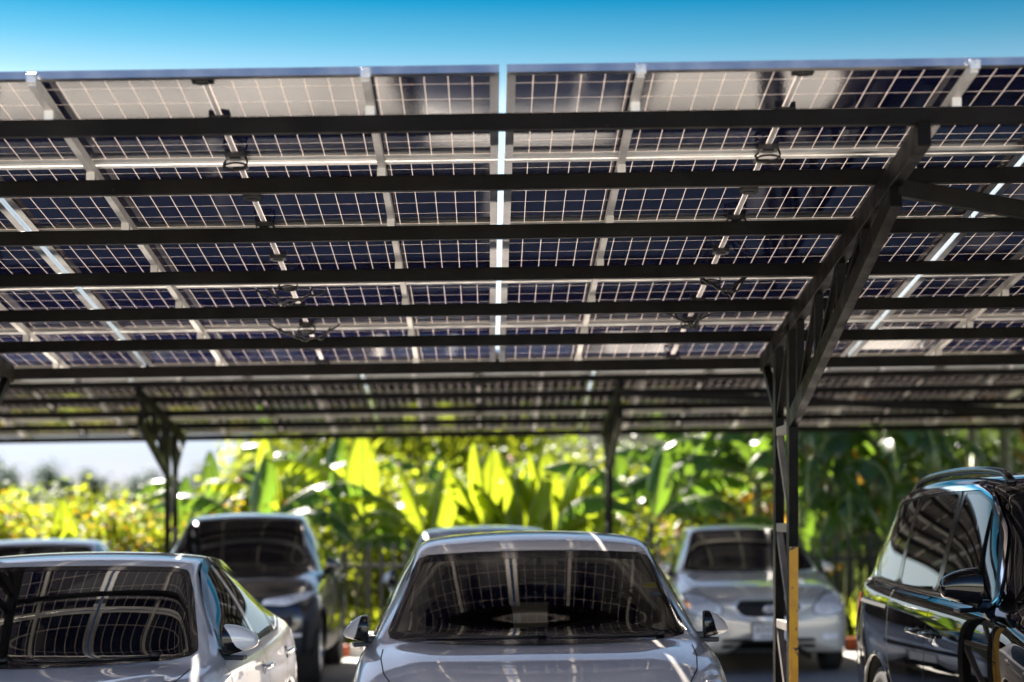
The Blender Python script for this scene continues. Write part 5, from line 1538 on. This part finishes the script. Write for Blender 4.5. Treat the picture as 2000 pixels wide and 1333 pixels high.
for i, (px, Y, h, kd, lb, lv) in enumerate([
    (1590, 25.5, 1.0, 'mid', 'low banana plant with broad leaves at the foot of the near post', [('arch', 0, 200, .75), ('arch', 1, 330, .7), ('up', 0, 120, .7), ('droop', 0, 270, .8), ('up', 2, 20, .7)]),
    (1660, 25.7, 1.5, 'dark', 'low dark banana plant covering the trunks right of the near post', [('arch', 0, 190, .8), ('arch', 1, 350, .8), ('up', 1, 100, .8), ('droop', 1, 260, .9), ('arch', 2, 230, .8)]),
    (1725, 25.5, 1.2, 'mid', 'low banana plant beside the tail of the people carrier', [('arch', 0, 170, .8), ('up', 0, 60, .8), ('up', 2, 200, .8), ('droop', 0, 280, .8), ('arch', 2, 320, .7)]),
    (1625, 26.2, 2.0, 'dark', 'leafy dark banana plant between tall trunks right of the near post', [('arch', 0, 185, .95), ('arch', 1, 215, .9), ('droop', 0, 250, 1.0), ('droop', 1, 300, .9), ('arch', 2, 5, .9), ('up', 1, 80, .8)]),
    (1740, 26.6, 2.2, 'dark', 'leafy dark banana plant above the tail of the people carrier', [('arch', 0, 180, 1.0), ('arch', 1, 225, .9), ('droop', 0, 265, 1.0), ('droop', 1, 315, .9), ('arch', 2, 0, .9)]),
    (505, 26.3, 1.35, 'mid', 'banana plant with long fronds sweeping over the dark SUV roof', [('arch', 0, 5, 1.0), ('arch', 1, 175, .9), ('arch', 2, 340, .95), ('up', 1, 60, .9)]),
    (715, 27.0, 1.5, 'lime', 'lime banana plant with broad arching fronds above the picket fence', [('arch', 0, 175, 1.0), ('arch', 1, 5, .95), ('arch', 2, 200, .9), ('up', 0, 100, .9), ('up', 2, 150, .8)]),
    (835, 26.6, 1.2, 'lime', 'lime banana plant with arching fronds left of the young clump', [('arch', 0, 178, .85), ('arch', 2, 350, .8), ('up', 0, 60, .85), ('up', 1, 160, .8), ('arch', 1, 215, .8)]),
    (1265, 26.4, 1.5, 'mid', 'banana plant with arching fronds left of the champagne saloon', [('arch', 0, 172, .95), ('arch', 1, 10, .95), ('arch', 2, 200, .9), ('droop', 0, 340, .9), ('up', 0, 80, .8)])]):
    banana(at(px, Y), Y, h, lb, kd, lv, dry=1 if i in (1, 3, 8) else 0, seed=400 + i, stem_r=.08)
banana(at(430, 29.4), 29.4, 1.75, 'banana plant with long dark leaves arching behind the orange-flowered shrub', 'dark', [('arch', 0, 5, .95), ('arch', 1, 175, .8), ('arch', 2, 30, .9), ('up', 1, 120, .7), ('droop', 0, 200, .8)], dry=1, seed=21)
banana(at(620, 30.2), 30.2, 1.95, 'banana plant with mid green leaves between the SUV and the lime shrubs', 'mid', [('arch', 0, 170, .95), ('arch', 1, 10, 1.0), ('arch', 2, 195, .8), ('up', 0, 60, .8), ('droop', 1, 350, .9)], dry=1, seed=22)
banana(at(805, 30.6), 30.6, 1.6, 'banana plant peeping over the cream-flowered lime shrub', 'mid', [('arch', 0, 175, .8), ('up', 1, 20, .8), ('up', 2, 150, .75), ('arch', 1, 0, .8)], seed=23)
banana(at(1205, 28.9), 28.9, 1.7, 'banana plant with dark arching leaves just right of the far right post', 'dark', [('arch', 0, 175, .7), ('arch', 1, 5, .95), ('arch', 2, 350, .85), ('droop', 0, 10, .9), ('up', 1, 80, .8)], dry=1, seed=24)
banana(at(1410, 29.6), 29.6, 2.2, 'banana plant with lime-edged leaves behind the roof of the champagne saloon', 'mid', [('arch', 0, 178, 1.0), ('arch', 1, 190, .9), ('arch', 2, 5, .9), ('droop', 0, 160, .95), ('droop', 1, 20, .9)], dry=2, seed=25)
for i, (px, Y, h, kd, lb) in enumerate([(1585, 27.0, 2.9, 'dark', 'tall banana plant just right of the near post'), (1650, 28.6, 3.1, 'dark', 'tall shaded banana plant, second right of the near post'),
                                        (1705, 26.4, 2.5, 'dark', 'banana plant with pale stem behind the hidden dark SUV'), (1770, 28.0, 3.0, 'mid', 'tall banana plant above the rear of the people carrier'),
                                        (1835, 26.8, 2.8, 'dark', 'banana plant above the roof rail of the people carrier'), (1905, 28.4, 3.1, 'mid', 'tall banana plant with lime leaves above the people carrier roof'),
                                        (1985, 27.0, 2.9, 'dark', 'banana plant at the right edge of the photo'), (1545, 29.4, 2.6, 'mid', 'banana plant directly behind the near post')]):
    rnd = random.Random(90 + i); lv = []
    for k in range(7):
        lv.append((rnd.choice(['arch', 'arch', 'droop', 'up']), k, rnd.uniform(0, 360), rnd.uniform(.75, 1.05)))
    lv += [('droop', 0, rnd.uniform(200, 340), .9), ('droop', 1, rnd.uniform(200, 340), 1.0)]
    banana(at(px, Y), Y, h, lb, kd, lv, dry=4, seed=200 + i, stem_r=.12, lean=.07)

# trees far behind the hedge on the left
def far_tree(px, Y, top, w_px, seed, label):
    X = at(px, Y); H = zat(top, Y) + .6; rad = w_px * Y / F / 2
    root = thing('tree', label, 'tree', (X, Y, -.6), group='trees far beyond the hedge')
    mb, cl = crown(seed, rad, rad * .9, H * .36, 30, 70, H * .055, z0=H * .26)
    tr = MB(); tr.tube([(0, 0, -.2), (.02 * H, 0, H * .3), (-.01 * H, 0, H * .62)], [H * .035, H * .026, H * .008], 8)
    for c in cl[:10]: tr.tube([(0.01 * H, 0, H * .30), ((c.x) * .45, c.y * .45, H * .30 + (c.z - H * .3) * .6), c], [H * .014, H * .009, H * .003], 5)
    tr.obj('trunk', MAT['bark'], root, smooth=True)
    mb.obj('crown', MAT['leaf_far'], root)
for i, (px, top, wp, lb) in enumerate([(-30, 885, 95, 'far blue-green tree at the left edge'), (25, 915, 80, 'far low tree second from the left edge'), (85, 908, 70, 'far round tree over the white saloon'),
                                       (135, 925, 60, 'far small tree in the dip of the skyline'), (180, 905, 75, 'far tall tree left of the wide dip in the skyline'), (235, 935, 60, 'far low tree in the widest dip of skyline'),
                                       (282, 898, 80, 'far dark tree just left of the far post'), (345, 925, 65, 'far tree just right of the far post'), (395, 905, 75, 'far tree behind the broad dark banana leaf'), (450, 890, 80, 'far tree above the orange-flowered shrub')]):
    far_tree(px, 120 + 6 * (i % 3), top, wp, 300 + i, lb)

# ------------------------------------------------------------------ picket fence behind the kerb
fx0, fx1, FY = -9.2, 9.2, 24.6
root = thing('picket_fence', 'black metal picket fence behind the kerb, seen between SUV and grey hatchback', 'fence', (0, FY, 0))
nb = 8; bw = (fx1 - fx0) / nb
for k in range(nb + 1):
    x = fx0 + k * bw; mb = MB(); mb.box((x, 0, gz(x) + .66), (.06, .06, 1.34)); mb.box((x, 0, gz(x) + 1.345), (.075, .075, .02)); mb.obj('fence_post', MAT['fence'], root)
for k in range(nb):
    x0, x1 = fx0 + k * bw + .03, fx0 + (k + 1) * bw - .03; mb = MB()
    for z in (.18, 1.02): mb.bar((x0, 0, gz(x0) + z), (x1, 0, gz(x1) + z), .03, .045)
    n = 15
    for i in range(n):
        x = x0 + (i + .5) * (x1 - x0) / n; mb.box((x, 0, gz(x) + .68), (.036, .022, 1.24))
    mb.obj('picket_section', MAT['fence'], root)

# undergrowth between kerb and shrubs
rnd = random.Random(55); mb = MB()
for _ in range(9000):
    x, y = rnd.uniform(-10, 10), 24.75 + 4.0 * rnd.random() ** 1.2
    h = rnd.uniform(.18, .62); b = rnd.uniform(.010, .022); a = rnd.uniform(0, 6.28); lx, ly = rnd.gauss(0, .35) * h, rnd.gauss(0, .35) * h
    z = gz(x) - .02; dx, dyy = math.cos(a) * b, math.sin(a) * b
    mb.add([(x - dx, y - dyy, z), (x + dx, y + dyy, z), (x + lx * .4 + dx * .8, y + ly * .4 + dyy * .8, z + h * .6), (x + lx * .4 - dx * .8, y + ly * .4 - dyy * .8, z + h * .6), (x + lx, y + ly, z + h)], [(0, 1, 2, 3), (3, 2, 4)])
tag(mb.obj('grass', MAT['leaf_lime']), 'tall lime grass growing between the kerb and the shrubs', 'grass', kind='stuff')
